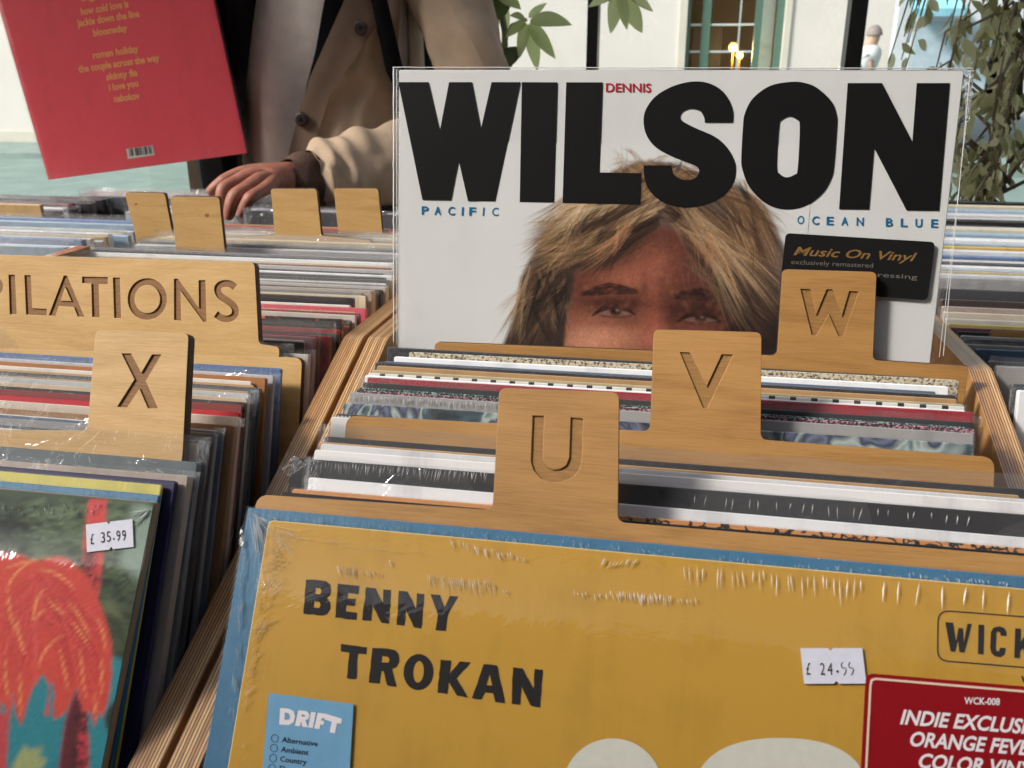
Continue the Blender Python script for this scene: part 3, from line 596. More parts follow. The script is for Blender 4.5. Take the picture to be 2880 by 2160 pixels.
# ---- rows of the middle distance and the far side
def bank(where, x_right, ys, cols, z=-.168, lean=-3, t=.006, ext=.006, jit=.004, skip=(), seed=0, dz=.003, w_=.313):
    rs = random.Random(seed); k = 0
    for i, y in enumerate(ys):
        nm, c = cols[i % len(cols)]; zz = z+rs.uniform(-dz, dz); xr = x_right+rs.uniform(-jit, jit)
        pl = Plane((xr-w_, y, zz), lean); fm = rs.random() < .6
        record(pl, '%s%s record sleeve, %s in %s' % (nm, ' glossy bagged' if fm else '', ORD[k], where), card(c), t=t, w=w_, ext=ext*rs.uniform(.5, 1.3) if fm else None, filmmat=FILM_FAR, seed=seed+i, lod=.6, amp=.0014); k += 1
PAL = [('white', WHITE), ('pale grey', S(188, 186, 186)), ('light blue', S(150, 176, 196)), ('off white', OFFW), ('dark grey', S(64, 62, 66)), ('lilac grey', S(168, 160, 178)), ('cream', S(208, 196, 168)), ('black', BLACK), ('silver', S(176, 178, 182)), ('tan', S(160, 128, 92)), ('dusty red', S(150, 66, 64)), ('mid blue', S(84, 116, 160)), ('mustard', S(190, 158, 74))]
def fr_(a, b, n): return [a+(b-a)*i/(n-1) for i in range(n)]
bank('the row behind the knotted tab', -.222, [.812, .821, .830, .839, .848, .857], [PAL[1], PAL[4], PAL[0], PAL[8], PAL[12], PAL[0]], seed=300)
bank('the row behind the tab below the cuff', -.222, [.882, .893, .904, .915, .926, .937, .948], [PAL[9], PAL[3], PAL[12], PAL[8], PAL[10], PAL[3], PAL[9]], seed=320)
bank('the far left row beyond the wide board', -.590, fr_(.79, .955, 15), [PAL[2], PAL[0], PAL[11], PAL[3], PAL[1], PAL[12], PAL[0], PAL[2], PAL[6], PAL[8]], seed=340, jit=.010)
bank('the mid row right of the white cover', .52, fr_(.79, .955, 14), [PAL[8], PAL[0], PAL[12], PAL[2], PAL[0], PAL[7], PAL[1], PAL[9], PAL[0], PAL[11]], seed=380)
bank('the farthest row under the fig', .53, fr_(1.0, 1.29, 12), [PAL[0], PAL[2], PAL[6], PAL[8], PAL[7], PAL[0], PAL[1]], seed=400, t=.012)
bank('the farthest row under the jacket arm', -.03, fr_(1.0, 1.24, 12), [PAL[3], PAL[9], PAL[8], PAL[3], PAL[5]], seed=420, t=.010, z=-.170)
bank('the farthest row under the hand', -.40, [1.075, 1.09, 1.105], [PAL[8], PAL[3], PAL[5]], seed=440, t=.010, z=-.176)
bank('the farthest row at the left edge', -.775, fr_(1.0, 1.13, 10), [PAL[7], PAL[4], PAL[0], PAL[7], ('maroon', S(90, 30, 40)), PAL[7], PAL[4]], seed=460, t=.009, z=-.170, jit=.012, ext=.004)
o = at_z(112, 577, -.160); record(Plane(o-Vector((.313, 0, 0)), -3), 'tan backing sleeve at the end of the farthest left row', card(S(190, 158, 110)), t=.006)
o = at_y(690, 592, .99); record(Plane(o, 2), 'dark blue record sleeve raised under the customer fingers', PAT['photo_dark'], t=.004, ext=.004, filmmat=FILM_FAR)
for i in range(7):
    o = at_y(222, 552, 1.12)+Vector((-.006*i, .012*i, -.0006*i))
    record(Plane(o, -2), 'dark record sleeve facing out beyond the tilted blank tab' if i == 0 else 'record sleeve edged with pale pages, %s behind the dark outward facing one' % ORD[i-1], PAT['photo_dark'] if i == 0 else PAT['pages'], t=.009, w=.30, ext=.003 if i == 0 else (.008 if i % 2 else None), filmmat=FILM_FAR, seed=480+i, lod=.6)

# ------------------------------------------------------------------ printed pictures painted into vertex colours
class Canvas:
    fade = False
    def __init__(s, x0, y0, x1, y1, st, base):
        s.x0, s.y0, s.st = x0, y0, st; s.X, s.Y = np.meshgrid(np.arange(x0, x1+st, st), np.arange(y0, y1+st, st))
        s.A = np.zeros(s.X.shape+(3,)); s.A[:] = base
    def mix(s, m, c): m = np.clip(m, 0, 1)[..., None]; s.A = s.A*(1-m)+np.array(c)*m
    def poly(s, pts, c, soft=0, alpha=1.):
        P = np.array(pts, float); m = np.zeros(s.X.shape, bool)
        for i in range(len(P)):
            (xa, ya), (xb, yb) = P[i-1], P[i]
            if ya == yb: continue
            m ^= ((ya > s.Y) != (yb > s.Y)) & (s.X < (xb-xa)*(s.Y-ya)/(yb-ya)+xa)
        m = m.astype(float)
        for _ in range(soft): m = (m+np.roll(m, 1, 0)+np.roll(m, -1, 0)+np.roll(m, 1, 1)+np.roll(m, -1, 1))/5
        s.mix(m*alpha, c)
    def blob(s, x, y, rx, ry, c, alpha=1., rot=0.):
        r = math.radians(rot); dx, dy = s.X-x, s.Y-y; u = (dx*math.cos(r)+dy*math.sin(r))/rx; v = (dy*math.cos(r)-dx*math.sin(r))/ry
        s.mix(np.exp(-(u*u+v*v)*1.2)*alpha, c)
    def line(s, pts, w, c, alpha=1., taper=True):
        xs = [p[0] for p in pts]; ys = [p[1] for p in pts]; st = s.st
        j0 = max(0, int((min(xs)-w-s.x0)/st)); j1 = min(s.X.shape[1], int((max(xs)+w-s.x0)/st)+2); i0 = max(0, int((min(ys)-w-s.y0)/st)); i1 = min(s.X.shape[0], int((max(ys)+w-s.y0)/st)+2)
        if j1 <= j0 or i1 <= i0: return
        X, Y = s.X[i0:i1, j0:j1], s.Y[i0:i1, j0:j1]; m = np.zeros(X.shape); n = len(pts)-1
        for i in range(n):
            (xa, ya), (xb, yb) = pts[i], pts[i+1]; L = (xb-xa)**2+(yb-ya)**2+1e-9; tt = np.clip(((X-xa)*(xb-xa)+(Y-ya)*(yb-ya))/L, 0, 1)
            d = np.hypot(X-xa-tt*(xb-xa), Y-ya-tt*(yb-ya)); q = (i+tt)/n; ww = w*(.25+.75*np.sin(np.pi*np.clip(q*.9+.05, 0, 1))) if taper else w
            fd = 1. if not s.fade else np.clip(np.minimum(q+.25, 1-q)*3.2, 0, 1); m = np.maximum(m, np.clip((ww/2-d)/st+.5, 0, 1)*fd)
        m = (m*alpha)[..., None]; s.A[i0:i1, j0:j1] = s.A[i0:i1, j0:j1]*(1-m)+np.array(c)*m
    def sample(s, x, y):
        j = np.clip((x-s.x0)/s.st, 0, s.X.shape[1]-1.001); i = np.clip((y-s.y0)/s.st, 0, s.X.shape[0]-1.001); j0, i0 = j.astype(int), i.astype(int); fj, fi = (j-j0)[..., None], (i-i0)[..., None]
        return s.A[i0, j0]*(1-fi)*(1-fj)+s.A[i0, j0+1]*(1-fi)*fj+s.A[i0+1, j0]*fi*(1-fj)+s.A[i0+1, j0+1]*fi*fj
def quad_curve(p0, p1, p2, n=9): return [((1-u)**2*p0[0]+2*u*(1-u)*p1[0]+u*u*p2[0], (1-u)**2*p0[1]+2*u*(1-u)*p1[1]+u*u*p2[1]) for u in (k/n for k in range(n+1))]
def picture(name, parent, pl, cv, a0, b0, a1, b1, nu, nv, c, jag=0):
    mb = MB(); mb.grid(lambda u, v: pl.w(a0+(a1-a0)*u, b0+(b1-b0)*v, c), nu, nv, PICTURE)
    pxs = np.array([proj(p) for p in mb.v]); col = cv.sample(pxs[:, 0], pxs[:, 1])
    o = mb.build(name, parent); at = o.data.color_attributes.new('paint', 'FLOAT_COLOR', 'POINT')
    at.data.foreach_set('color', np.concatenate([col, np.ones((len(col), 1))], 1).astype(np.float32).ravel()); return o
def jit(c, k, rs=rng): return tuple(np.clip(np.array(c)*(1+k*rs.randn()), 0, 1))

# ---- upright white cover
WL = 9; pw0 = Plane(at_y(1122, 196, .545), WL)
wa1, _ = pw0.px(2712, 196); WW = wa1
cover = thing('record_sleeve', 'large upright white cover with huge black lettering and a face behind the W divider', 'record', pw0.w(WW/2, -.3125, -.002), None)
mb = MB(); sleeve_mesh(mb, pw0, WW, .3125, .0035, card((.70, .70, .675), .38, .02, .4)); mb.build('card_sleeve', cover)
T3 = lambda p: T(p, 1080, 100, 1.8433); T4 = lambda p: T(p, 1900, 0, 2.2571); T3b = lambda p: T(p, 1300, 350, 2.0109)
cv = Canvas(1350, 380, 2240, 1060, 2.0, (.70, .70, .675))
def paint_portrait(cv):
    rs = np.random.RandomState(3); q = T3b; U = rs.uniform
    HL, HM, HB, HD = S(176, 140, 100), S(128, 96, 67), S(78, 56, 42), S(38, 28, 24)
    cv.fade = True
    def hair(n, p0, p1, p2, w, cols, alpha, k=.14):
        for _ in range(max(1, n//6)):
            a, b, c = (np.array(f(), float) for f in (p0, p1, p2)); col = jit(cols[rs.randint(len(cols))], .12); sp = U(5, 26); al = alpha*U(.55, 1.)
            for _ in range(9):
                d = rs.randn(2)*sp*.5; a2, c2 = a+d+rs.randn(2)*4, c+d*1.3+rs.randn(2)*sp*1.5; m = (a2+c2)/2+b+rs.randn(2)*5
                cv.line(q(quad_curve(tuple(a2), tuple(m), tuple(c2), 8)), U(*w), jit(col, k), min(.9, al*U(.7, 1.2)))
    cv.poly(q([(200, 1300), (262, 1180), (310, 1060), (325, 940), (345, 830), (420, 700), (510, 560), (650, 470), (770, 350), (850, 260), (1010, 205), (1180, 215), (1400, 310), (1550, 345), (1665, 430), (1765, 570), (1830, 700), (1850, 900), (1850, 1500), (200, 1500)]), HB, 10, .9)
    # face, soft and uneven
    cv.poly(q([(560, 1330), (585, 1100), (605, 980), (650, 850), (800, 750), (960, 650), (1090, 590), (1200, 600), (1330, 730), (1430, 860), (1520, 990), (1620, 1110), (1680, 1330)]), S(132, 78, 58), 9)
    B = lambda x, y, rx, ry, c, al, rot=0: cv.blob(*q([(x, y)])[0], rx, ry, c, al, rot)
    B(1030, 820, 130, 70, S(166, 98, 76), .7); B(930, 880, 60, 40, S(172, 104, 80), .5); B(800, 1210, 120, 60, S(202, 138, 108), .85); B(700, 1240, 70, 40, S(214, 152, 122), .7); B(1085, 1130, 34, 90, S(184, 104, 82), .8); B(1140, 640, 100, 45, S(98, 54, 44), .85)
    B(1520, 1090, 130, 190, S(60, 34, 30), .95); B(650, 900, 55, 70, S(92, 50, 40), .8); B(1290, 860, 80, 110, S(84, 44, 38), .8, -25); B(880, 760, 90, 35, S(88, 50, 42), .8, -20); B(1120, 800, 20, 70, S(150, 88, 70), .4)
    # sockets in shade, no drawn lines
    B(860, 1010, 105, 42, S(86, 44, 36), .85); B(950, 1040, 40, 50, S(78, 40, 34), .7); B(1330, 1050, 120, 48, S(58, 32, 28), .95); B(1195, 1055, 32, 60, S(74, 38, 32), .8); B(1030, 930, 12, 50, S(96, 52, 42), .6); B(1125, 920, 12, 50, S(96, 52, 42), .6)
    for x0, n, yb, ks, c in ((690, 300, 958, 1., S(40, 25, 21)), (1210, 260, 975, .7, S(34, 21, 19))):
        for _ in range(n):
            u = rs.rand(); th = 22*(1-abs(2*u-1.0)**2)+10; x = x0+290*u*(.9 if ks < 1 else 1); y = yb-38*math.sin(u*2.4)*ks+U(-th, th)+10*u
            d = (14+20*rs.rand())*(1 if ks == 1 else -1); cv.line(q([(x-d, y+7), (x+d, y-7*(1 if u < .5 else -.6))]), U(2, 4.5), jit(c, .3), .42)
    for ex, ey, lit in ((865, 1050, 1.), (1345, 1088, .75)):
        cv.fade = False
        cv.poly(q(quad_curve((ex-98, ey+18), (ex-6, ey-44), (ex+100, ey+20))+quad_curve((ex+100, ey+20), (ex, ey+44), (ex-98, ey+18))), mul(S(128, 96, 88), lit), 2, .9)
        cv.poly(q(ell(ex+2, ey+4, 33, 29)), S(46, 27, 21), 2, 1.); cv.poly(q(ell(ex+2, ey+4, 17, 16)), S(12, 8, 8), 2, 1.); B(ex+13, ey-7, 5, 5, mul(S(226, 212, 204), lit), .95)
        cv.line(q(quad_curve((ex-124, ey+28), (ex-20, ey-64), (ex+112, ey+24))), 17, S(24, 13, 12), .95); B(ex-10, ey-40, 96, 14, S(52, 28, 24), .7); cv.line(q(quad_curve((ex-100, ey+26), (ex, ey+56), (ex+104, ey+28))), 7, S(54, 30, 26), .6)
        B(ex-10, ey+74, 100, 16, S(120, 66, 54), .5); cv.line(q(quad_curve((ex-140, ey+2), (ex-20, ey-62), (ex+116, ey+2))), 6, S(70, 38, 31), .45)
    cv.fade = True
    for _ in range(900): x, y = U(600, 1500), U(640, 1300); B(x, y, U(4, 11), U(4, 11), S(190, 122, 94) if rs.rand() < .45 else S(92, 54, 42), .08)
    # soft mass under everything: left lower hair, right dark side
    cv.poly(q([(215, 1310), (300, 1080), (330, 860), (480, 760), (640, 790), (625, 950), (585, 1080), (575, 1310)]), S(60, 46, 39), 9); cv.poly(q([(1480, 1170), (1600, 1050), (1850, 1000), (1900, 1500), (1640, 1500), (1560, 1270)]), S(34, 25, 24), 16, .92)
    hair(520, lambda: (U(360, 620), U(770, 1010)), lambda: (U(-40, 10), U(-30, 30)), lambda: (U(250, 580), U(1040, 1320)), (1.5, 4.5), [HD, HD, HD, S(58, 44, 37), HB, S(112, 86, 64)], .55)
    # right fall
    hair(900, lambda: (U(1100, 1300), U(380, 520)), lambda: (U(10, 110), U(-120, -30)), lambda: (U(1450, 1860), U(760, 1180)), (1.5, 4.5), [HD, HD, HB, HB, S(110, 86, 66), S(136, 108, 82)], .5)
    hair(420, lambda: (U(1250, 1500), U(560, 800)), lambda: (U(-30, 50), U(-20, 70)), lambda: (U(1600, 1870), U(940, 1230)), (1.5, 5), [HD, HD, S(36, 27, 26), HB, S(116, 90, 70)], .55)
    hair(120, lambda: (U(1150, 1330), U(420, 640)), lambda: (U(20, 90), U(-60, 10)), lambda: (U(1500, 1860), U(820, 1100)), (1.5, 3), [HL, HM, S(176, 146, 112)], .6)
    hair(70, lambda: (U(1180, 1400), U(560, 700)), lambda: (U(-30, 40), U(20, 70)), lambda: (U(1330, 1560), U(780, 980)), (1.5, 2.6), [S(160, 116, 84), HB], .5)
    # fringe: shaded underside, then brown, then fair strands swept to the left with loose ends
    cv.poly(q([(540, 810), (640, 715), (800, 655), (960, 605), (1100, 500), (1120, 570), (960, 670), (850, 760), (700, 825)]), S(66, 43, 34), 14, .85)
    hair(420, lambda: (U(760, 1140), U(480, 640)), lambda: (U(-20, 40), U(10, 70)), lambda: (U(480, 800), U(730, 850)), (1.5, 4.5), [HD, S(72, 50, 38), HB, S(84, 58, 44)], .5)
    hair(900, lambda: (U(700, 1150), U(260, 520)), lambda: (U(-60, 0), U(-10, 60)), lambda: (U(330, 720), U(560, 800)), (1.5, 4.5), [HM, HB, HB, HL, S(104, 78, 58), HD], .55)
    hair(520, lambda: (U(800, 1150), U(300, 500)), lambda: (U(-50, 0), U(10, 70)), lambda: (U(340, 760), U(600, 790)), (1.3, 3.2), [HL, HL, S(208, 176, 134), HM, HB], .55)
    hair(160, lambda: (U(760, 1140), U(360, 560)), lambda: (U(-50, 0), U(20, 80)), lambda: (U(380, 760), U(640, 800)), (1.5, 4), [HD, HB], .5)
    hair(200, lambda: (U(560, 900), U(560, 680)), lambda: (U(-10, 20), U(20, 50)), lambda: (U(300, 560), U(740, 850)), (1.3, 3), [HL, HM, HB, HD], .5)
    hair(70, lambda: (U(860, 1130), U(540, 620)), lambda: (U(-10, 20), U(20, 50)), lambda: (U(640, 900), U(720, 830)), (1.3, 2.6), [S(176, 128, 90), HB], .5)
    hair(260, lambda: (U(1380, 1600), U(310, 420)), lambda: (U(10, 60), U(-40, 10)), lambda: (U(1640, 1840), U(520, 860)), (1.5, 4), [HD, HB, HM, HL, HB], .55)
    # crown behind the lettering and the windblown wisps outside the outline
    hair(500, lambda: (U(900, 1300), U(200, 300)), lambda: (U(-80, 80), U(-40, 10)), lambda: (U(700, 1640), U(330, 480)), (1.5, 4), [HM, HB, HL, HD], .5)
    hair(130, lambda: (U(640, 900), U(280, 460)), lambda: (U(-60, 0), U(-40, 20)), lambda: (U(380, 640), U(450, 680)), (1.2, 2.2), [HL, S(220, 196, 160)], .45); hair(70, lambda: (U(880, 1100), U(200, 300)), lambda: (U(-60, 60), U(-70, -20)), lambda: (U(780, 1180), U(130, 240)), (1.2, 2), [HM, HL], .4)
    hair(60, lambda: (U(330, 420), U(760, 1000)), lambda: (U(-30, 0), U(0, 40)), lambda: (U(180, 330), U(1050, 1260)), (1.2, 2.2), [HM, S(190, 160, 124)], .4); hair(50, lambda: (U(1560, 1720), U(360, 560)), lambda: (U(20, 50), U(-20, 20)), lambda: (U(1720, 1880), U(560, 800)), (1.2, 2), [HM, HB], .4)
    nz = rs.randn(*cv.X.shape)
    for _ in range(2): nz = (nz+np.roll(nz, 1, 0)+np.roll(nz, 1, 1)+np.roll(nz, -1, 0))/2
    msk = np.clip((.60-cv.A[..., 1])*4, 0, 1); cv.A *= (1+msk*(.05*nz+.045*rs.randn(*cv.X.shape)))[..., None]
paint_portrait(cv)
pa0, pb1 = pw0.px(1352, 400); pa1, pb0 = pw0.px(2236, 1055); picture('portrait_print', cover, pw0, cv, pa0, pb0, pa1, pb1, 430, 320, .0002)
BLK = ink((.006, .0055, .0055), .5); mb = MB(); cc = .0004
for q in ([(75, 242), (232, 242), (290, 495), (338, 242), (457, 242), (503, 485), (558, 242), (708, 242), (578, 860), (436, 858), (388, 648), (348, 855), (200, 852)], [(715, 242), (900, 243), (883, 866), (704, 863)], [(945, 243), (1134, 243), (1118, 710), (1335, 713), (1329, 876), (926, 868)]): put_poly(mb, pw0, [T3(q)], cc, BLK)
Sp = [(2061, 345), (1982, 345), (1980, 330), (1968, 312), (1944, 306), (1922, 313), (1913, 328), (1920, 341), (1953, 359), (2011, 385), (2045, 415), (2066, 452), (2070, 480), (2064, 512), (2037, 549), (1989, 574), (1927, 584), (1867, 570), (1829, 539), (1813, 503), (1810, 465), (1888, 465), (1893, 487), (1905, 499), (1925, 506), (1946, 505), (1962, 494), (1966, 479), (1955, 466), (1894, 442), (1845, 415), (1818, 380), (1810, 339), (1818, 305), (1845, 270), (1892, 243), (1944, 230), (1989, 233), (2028, 253), (2052, 285), (2062, 318)]
put_poly(mb, pw0, [smooth_poly(Sp, corners=(0, 1, 20, 21))], cc, BLK)
put_poly(mb, pw0, [smooth_poly(T4([(735, 520), (600, 545), (490, 625), (440, 720), (428, 800), (417, 1000), (425, 1080), (470, 1190), (570, 1290), (690, 1330), (820, 1310), (930, 1230), (985, 1140), (1005, 1060), (1025, 800), (1022, 730), (990, 645), (900, 560), (820, 527)])), smooth_poly(T4([(725, 740), (772, 762), (788, 805), (775, 1070), (755, 1108), (705, 1126), (663, 1105), (645, 1060), (657, 805), (677, 760)]))], cc, BLK)
put_poly(mb, pw0, [T4([(1092, 528), (1310, 528), (1502, 900), (1530, 528), (1740, 528), (1672, 1338), (1465, 1336), (1260, 940), (1228, 1330), (1037, 1328)])], cc, BLK)
mb.build('big_lettering', cover)
mb = MB(); put_text(mb, pw0, 'DENNIS', (1704, 258.5), (1832, 259.5), 25.5, .0003, ink(S(176, 36, 52)), bold=.02); mb.build('red_lettering', cover)
TEAL = ink(S(16, 104, 150)); mb = MB()
for ch, x in zip('PACIFIC', (213, 279, 350, 406, 459, 516, 578)): X = 1080+x/1.8433; hw = 2.5 if ch == 'I' else 9.5; y = 603+(x-213)*.0115; put_text(mb, pw0, ch, (X-hw, y), (X+hw, y+.4), 24, .0003, TEAL, bold=.022)
for ch, x in zip('OCEANBLUE', (795, 888, 980, 1073, 1170, 1356, 1450, 1543, 1643)): X = 1900+x/2.2571; y = 630+(x-795)*.0113; put_text(mb, pw0, ch, (X-10, y), (X+10, y+.5), 24, .0003, TEAL, bold=.022)
mb.build('blue_lettering', cover)
# clear bag with its sealed right edge
mb = MB(); bag_mesh(mb, pw0, WW, .3125, .0035, .0012, film(.003, .06, .28, 18, 'clear_plastic_film', k=.7), 9, .0010, .0035, 60, 40, gap=.0008); mb.build('plastic_bag', cover, smooth=True)
mb = MB(); rs = random.Random(3)
def seal(u, v):
    p = Vector((2716+26*u*(1-.55*v), 196+146*v)); a, b = pw0.px(p.x, p.y); return pw0.w(a, b, -.001+.0022*mnoise.noise(Vector((u*9, v*22, 3))))
mb.grid(seal, 6, 30, film(.42, .12, 1., 300, 'crumpled_bag_corner')); mb.build('bag_flap', cover)
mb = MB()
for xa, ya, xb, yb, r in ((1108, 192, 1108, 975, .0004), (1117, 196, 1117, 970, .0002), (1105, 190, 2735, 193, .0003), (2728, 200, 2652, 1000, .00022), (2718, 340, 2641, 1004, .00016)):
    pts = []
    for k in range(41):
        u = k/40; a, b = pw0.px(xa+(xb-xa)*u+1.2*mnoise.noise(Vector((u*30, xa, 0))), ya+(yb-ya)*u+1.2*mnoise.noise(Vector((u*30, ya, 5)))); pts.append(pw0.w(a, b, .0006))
    mb.tube(pts, r, CREASE_GLINT, 5)
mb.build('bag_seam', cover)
# black hype sticker on the cover
stk = thing('sticker', 'black sticker with gold lettering on the white cover, half behind W', 'sticker', pw0.w(*pw0.px(2400, 750), .0016)); ps = Plane(pw0.w(0, 0, .0018), WL)
mb = MB(); sp = fillet([ps.px(*p) for p in c7([(713, 92), (1410, 134), (1374, 406), (684, 352)])], .0028, 5); mb.prism(ps, sp, .0002, .0002, ink((.01, .01, .01), .5)); mb.build('sticker_base', stk)
GOLD = ink(S(132, 100, 56), .4); DULL = ink(S(110, 104, 96), .5); mb = MB()
put_text(mb, ps, 'Music On Vinyl', c7([(748, 194)])[0], c7([(1325, 224)])[0], 25, .0003, GOLD, bold=.015, shear=.35)
a, b = c7([(738, 236), (1120, 254)]); put_text(mb, ps, 'exclusively remastered', a, b, 13.5, .0003, DULL)
a, b = c7([(962, 284), (1326, 308)]); put_text(mb, ps, 'vinyl pressing', a, b, 13.5, .0003, DULL); mb.build('gold_lettering', stk)
# ------------------------------------------------------------------ front of the central crate: blue cover, yellow cover and its stickers
TB = lambda p: T(p, 600, 1400, 2.0109)
TR = lambda p: T(p, 1600, 1400, 1.7281)
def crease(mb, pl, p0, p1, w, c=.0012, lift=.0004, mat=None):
    """a raised lens-shaped wrinkle of film from pixel p0 to p1, w pixels wide, whitened for its glint"""
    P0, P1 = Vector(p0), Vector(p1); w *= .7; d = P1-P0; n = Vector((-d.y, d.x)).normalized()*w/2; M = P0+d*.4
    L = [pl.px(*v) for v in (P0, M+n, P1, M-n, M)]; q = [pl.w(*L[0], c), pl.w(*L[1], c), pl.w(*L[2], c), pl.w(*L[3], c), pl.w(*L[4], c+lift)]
    mb.add(q, [(0, 1, 4), (1, 2, 4), (2, 3, 4), (3, 0, 4)], mat or CREASE_GLINT)
BLUE = S(62, 116, 150)
pbl = Plane(at_z(697, 1427, -.170), 34); pye = Plane(at_z(755, 1462, -.1722), 34)
rb = record(pbl, 'blue record sleeve just behind the yellow cover at the front', card(BLUE, .4, .06, .4), t=.004, w=.322, wrap=True, seed=11)
mb = MB(); rs = random.Random(4)
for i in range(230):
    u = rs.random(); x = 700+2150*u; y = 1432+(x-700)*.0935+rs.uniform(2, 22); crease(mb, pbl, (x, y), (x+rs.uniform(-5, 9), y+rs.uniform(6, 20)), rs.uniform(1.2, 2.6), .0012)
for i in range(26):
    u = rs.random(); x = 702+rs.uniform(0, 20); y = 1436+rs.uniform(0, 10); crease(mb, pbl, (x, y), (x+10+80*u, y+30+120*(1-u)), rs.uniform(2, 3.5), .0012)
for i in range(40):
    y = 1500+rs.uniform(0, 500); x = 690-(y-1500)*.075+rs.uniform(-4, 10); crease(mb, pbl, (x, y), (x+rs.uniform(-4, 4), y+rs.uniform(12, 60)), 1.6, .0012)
mb.build('film_wrinkle_glints', rb)
yl = thing('record_sleeve', 'yellow record sleeve with black hand cut lettering at the front', 'record', pye.w(.155, -.3125, -.001), None)
mb = MB(); sleeve_mesh(mb, pye, .318, .3125, .0025, card(S(196, 150, 58), .42, .07, .12), r=.0022, edge=card(S(214, 190, 130))); mb.build('card_sleeve', yl)
INK = ink((.02, .018, .018), .5); mb = MB(); c0 = .0002
GL = [[[(525, 463), (600, 466), (640, 472), (660, 490), (666, 530), (655, 555), (640, 565), (660, 590), (662, 625), (645, 655), (620, 665), (510, 655)], [(578, 508), (607, 512), (612, 530), (605, 546), (575, 543)], [(570, 585), (600, 588), (608, 605), (600, 623), (566, 620)]],
 [[(705, 485), (825, 497), (820, 545), (760, 537), (757, 568), (805, 572), (800, 612), (752, 607), (748, 642), (813, 650), (808, 690), (690, 677)]],
 [[(865, 505), (918, 512), (960, 600), (962, 518), (1003, 522), (993, 712), (950, 706), (900, 605), (893, 695), (842, 692)]],
 [[(1050, 525), (1098, 530), (1148, 630), (1152, 540), (1193, 545), (1175, 738), (1135, 732), (1088, 630), (1080, 722), (1037, 718)]],
 [[(1228, 545), (1283, 550), (1308, 620), (1338, 555), (1383, 558), (1325, 665), (1315, 752), (1257, 748), (1270, 660)]],
 [[(722, 825), (868, 845), (865, 885), (818, 880), (808, 1025), (755, 1020), (770, 875), (722, 868)]],
 [[(900, 848), (990, 853), (1030, 862), (1048, 885), (1052, 925), (1035, 955), (1010, 968), (1037, 1068), (985, 1062), (962, 978), (950, 978), (940, 1050), (880, 1045)], [(955, 893), (988, 899), (998, 915), (990, 932), (951, 930)]],
 [ell(1160, 985, 84, 102, 26, 4), ell(1160, 983, 31, 62, 18, 4)],
 [[(1285, 915), (1345, 920), (1335, 1000), (1395, 925), (1455, 930), (1375, 1020), (1440, 1130), (1378, 1118), (1330, 1040), (1322, 1110), (1268, 1102)]],
 [[(1530, 940), (1605, 948), (1650, 1160), (1595, 1155), (1583, 1105), (1535, 1100), (1515, 1140), (1463, 1133)], [(1562, 995), (1578, 1062), (1542, 1059)]],
 [[(1695, 958), (1750, 965), (1812, 1080), (1818, 968), (1862, 972), (1848, 1185), (1795, 1175), (1742, 1060), (1735, 1170), (1687, 1165)]]]
rs = random.Random(12)
def rough(poly, amp=2.2):                                             # hand cut outlines: slightly uneven edges
    out = []
    for i, p in enumerate(poly):
        q = poly[(i+1) % len(poly)]; L = math.hypot(q[0]-p[0], q[1]-p[1]); k = max(1, int(L/26))
        for j in range(k): u = j/k; out.append((p[0]+(q[0]-p[0])*u+rs.uniform(-amp, amp)*(j > 0), p[1]+(q[1]-p[1])*u+rs.uniform(-amp, amp)*(j > 0)))
    return out
for g in GL: put_poly(mb, pye, [TB(rough(q)) for q in g], c0, INK)
mb.build('black_lettering', yl)
CRM = ink(S(214, 212, 198), .5); mb = MB(); mb.flat(pye, [pye.px(*p) for p in TR(ell(212, 1412, 243, 243, 48))], c0, CRM)
mb.flat(pye, [pye.px(*p) for p in TR([(1030+415*math.copysign(abs(math.cos(t))**.85, math.cos(t)), 1420+253*math.copysign(abs(math.sin(t))**.9, math.sin(t))) for t in (2*math.pi*k/60 for k in range(60))])], c0, CRM); mb.build('cream_shapes', yl)
mb = MB(); box = fillet(TR([(1790, 543), (2700, 612), (2700, 866), (1788, 793)]), 34, 6); inn = fillet(TR([(1796, 549), (2694, 618), (2694, 860), (1794, 787)]), 31, 6); put_poly(mb, pye, [box, inn], c0, INK)
W_ = [(1828, 604), (1866, 607), (1880, 700), (1893, 632), (1914, 634), (1918, 705), (1936, 612), (1957, 613), (1921, 752), (1897, 750), (1890, 690), (1876, 748), (1854, 746)]
I_ = [(1990, 616), (2017, 618), (2014, 761), (1987, 759)]
Cc = [(2126, 672), (2098, 670), (2095, 655), (2085, 650), (2076, 655), (2073, 735), (2080, 746), (2090, 745), (2095, 728), (2122, 730), (2116, 762), (2095, 774), (2070, 770), (2052, 755), (2046, 730), (2050, 650), (2064, 630), (2090, 624), (2114, 632), (2126, 652)]
Kk = [(2168, 634), (2196, 636), (2194, 700), (2236, 640), (2270, 643), (2222, 706), (2262, 786), (2230, 784), (2204, 730), (2192, 745), (2190, 780), (2163, 777)]
for q in (W_, I_, Cc, Kk): put_poly(mb, pye, [TR(q)], c0, INK)
put_poly(mb, pye, [TR([(2196, 866), (2206, 866), (2214, 886), (2222, 867), (2232, 868), (2218, 898), (2208, 897)])], c0, INK); mb.build('label_logo', yl)
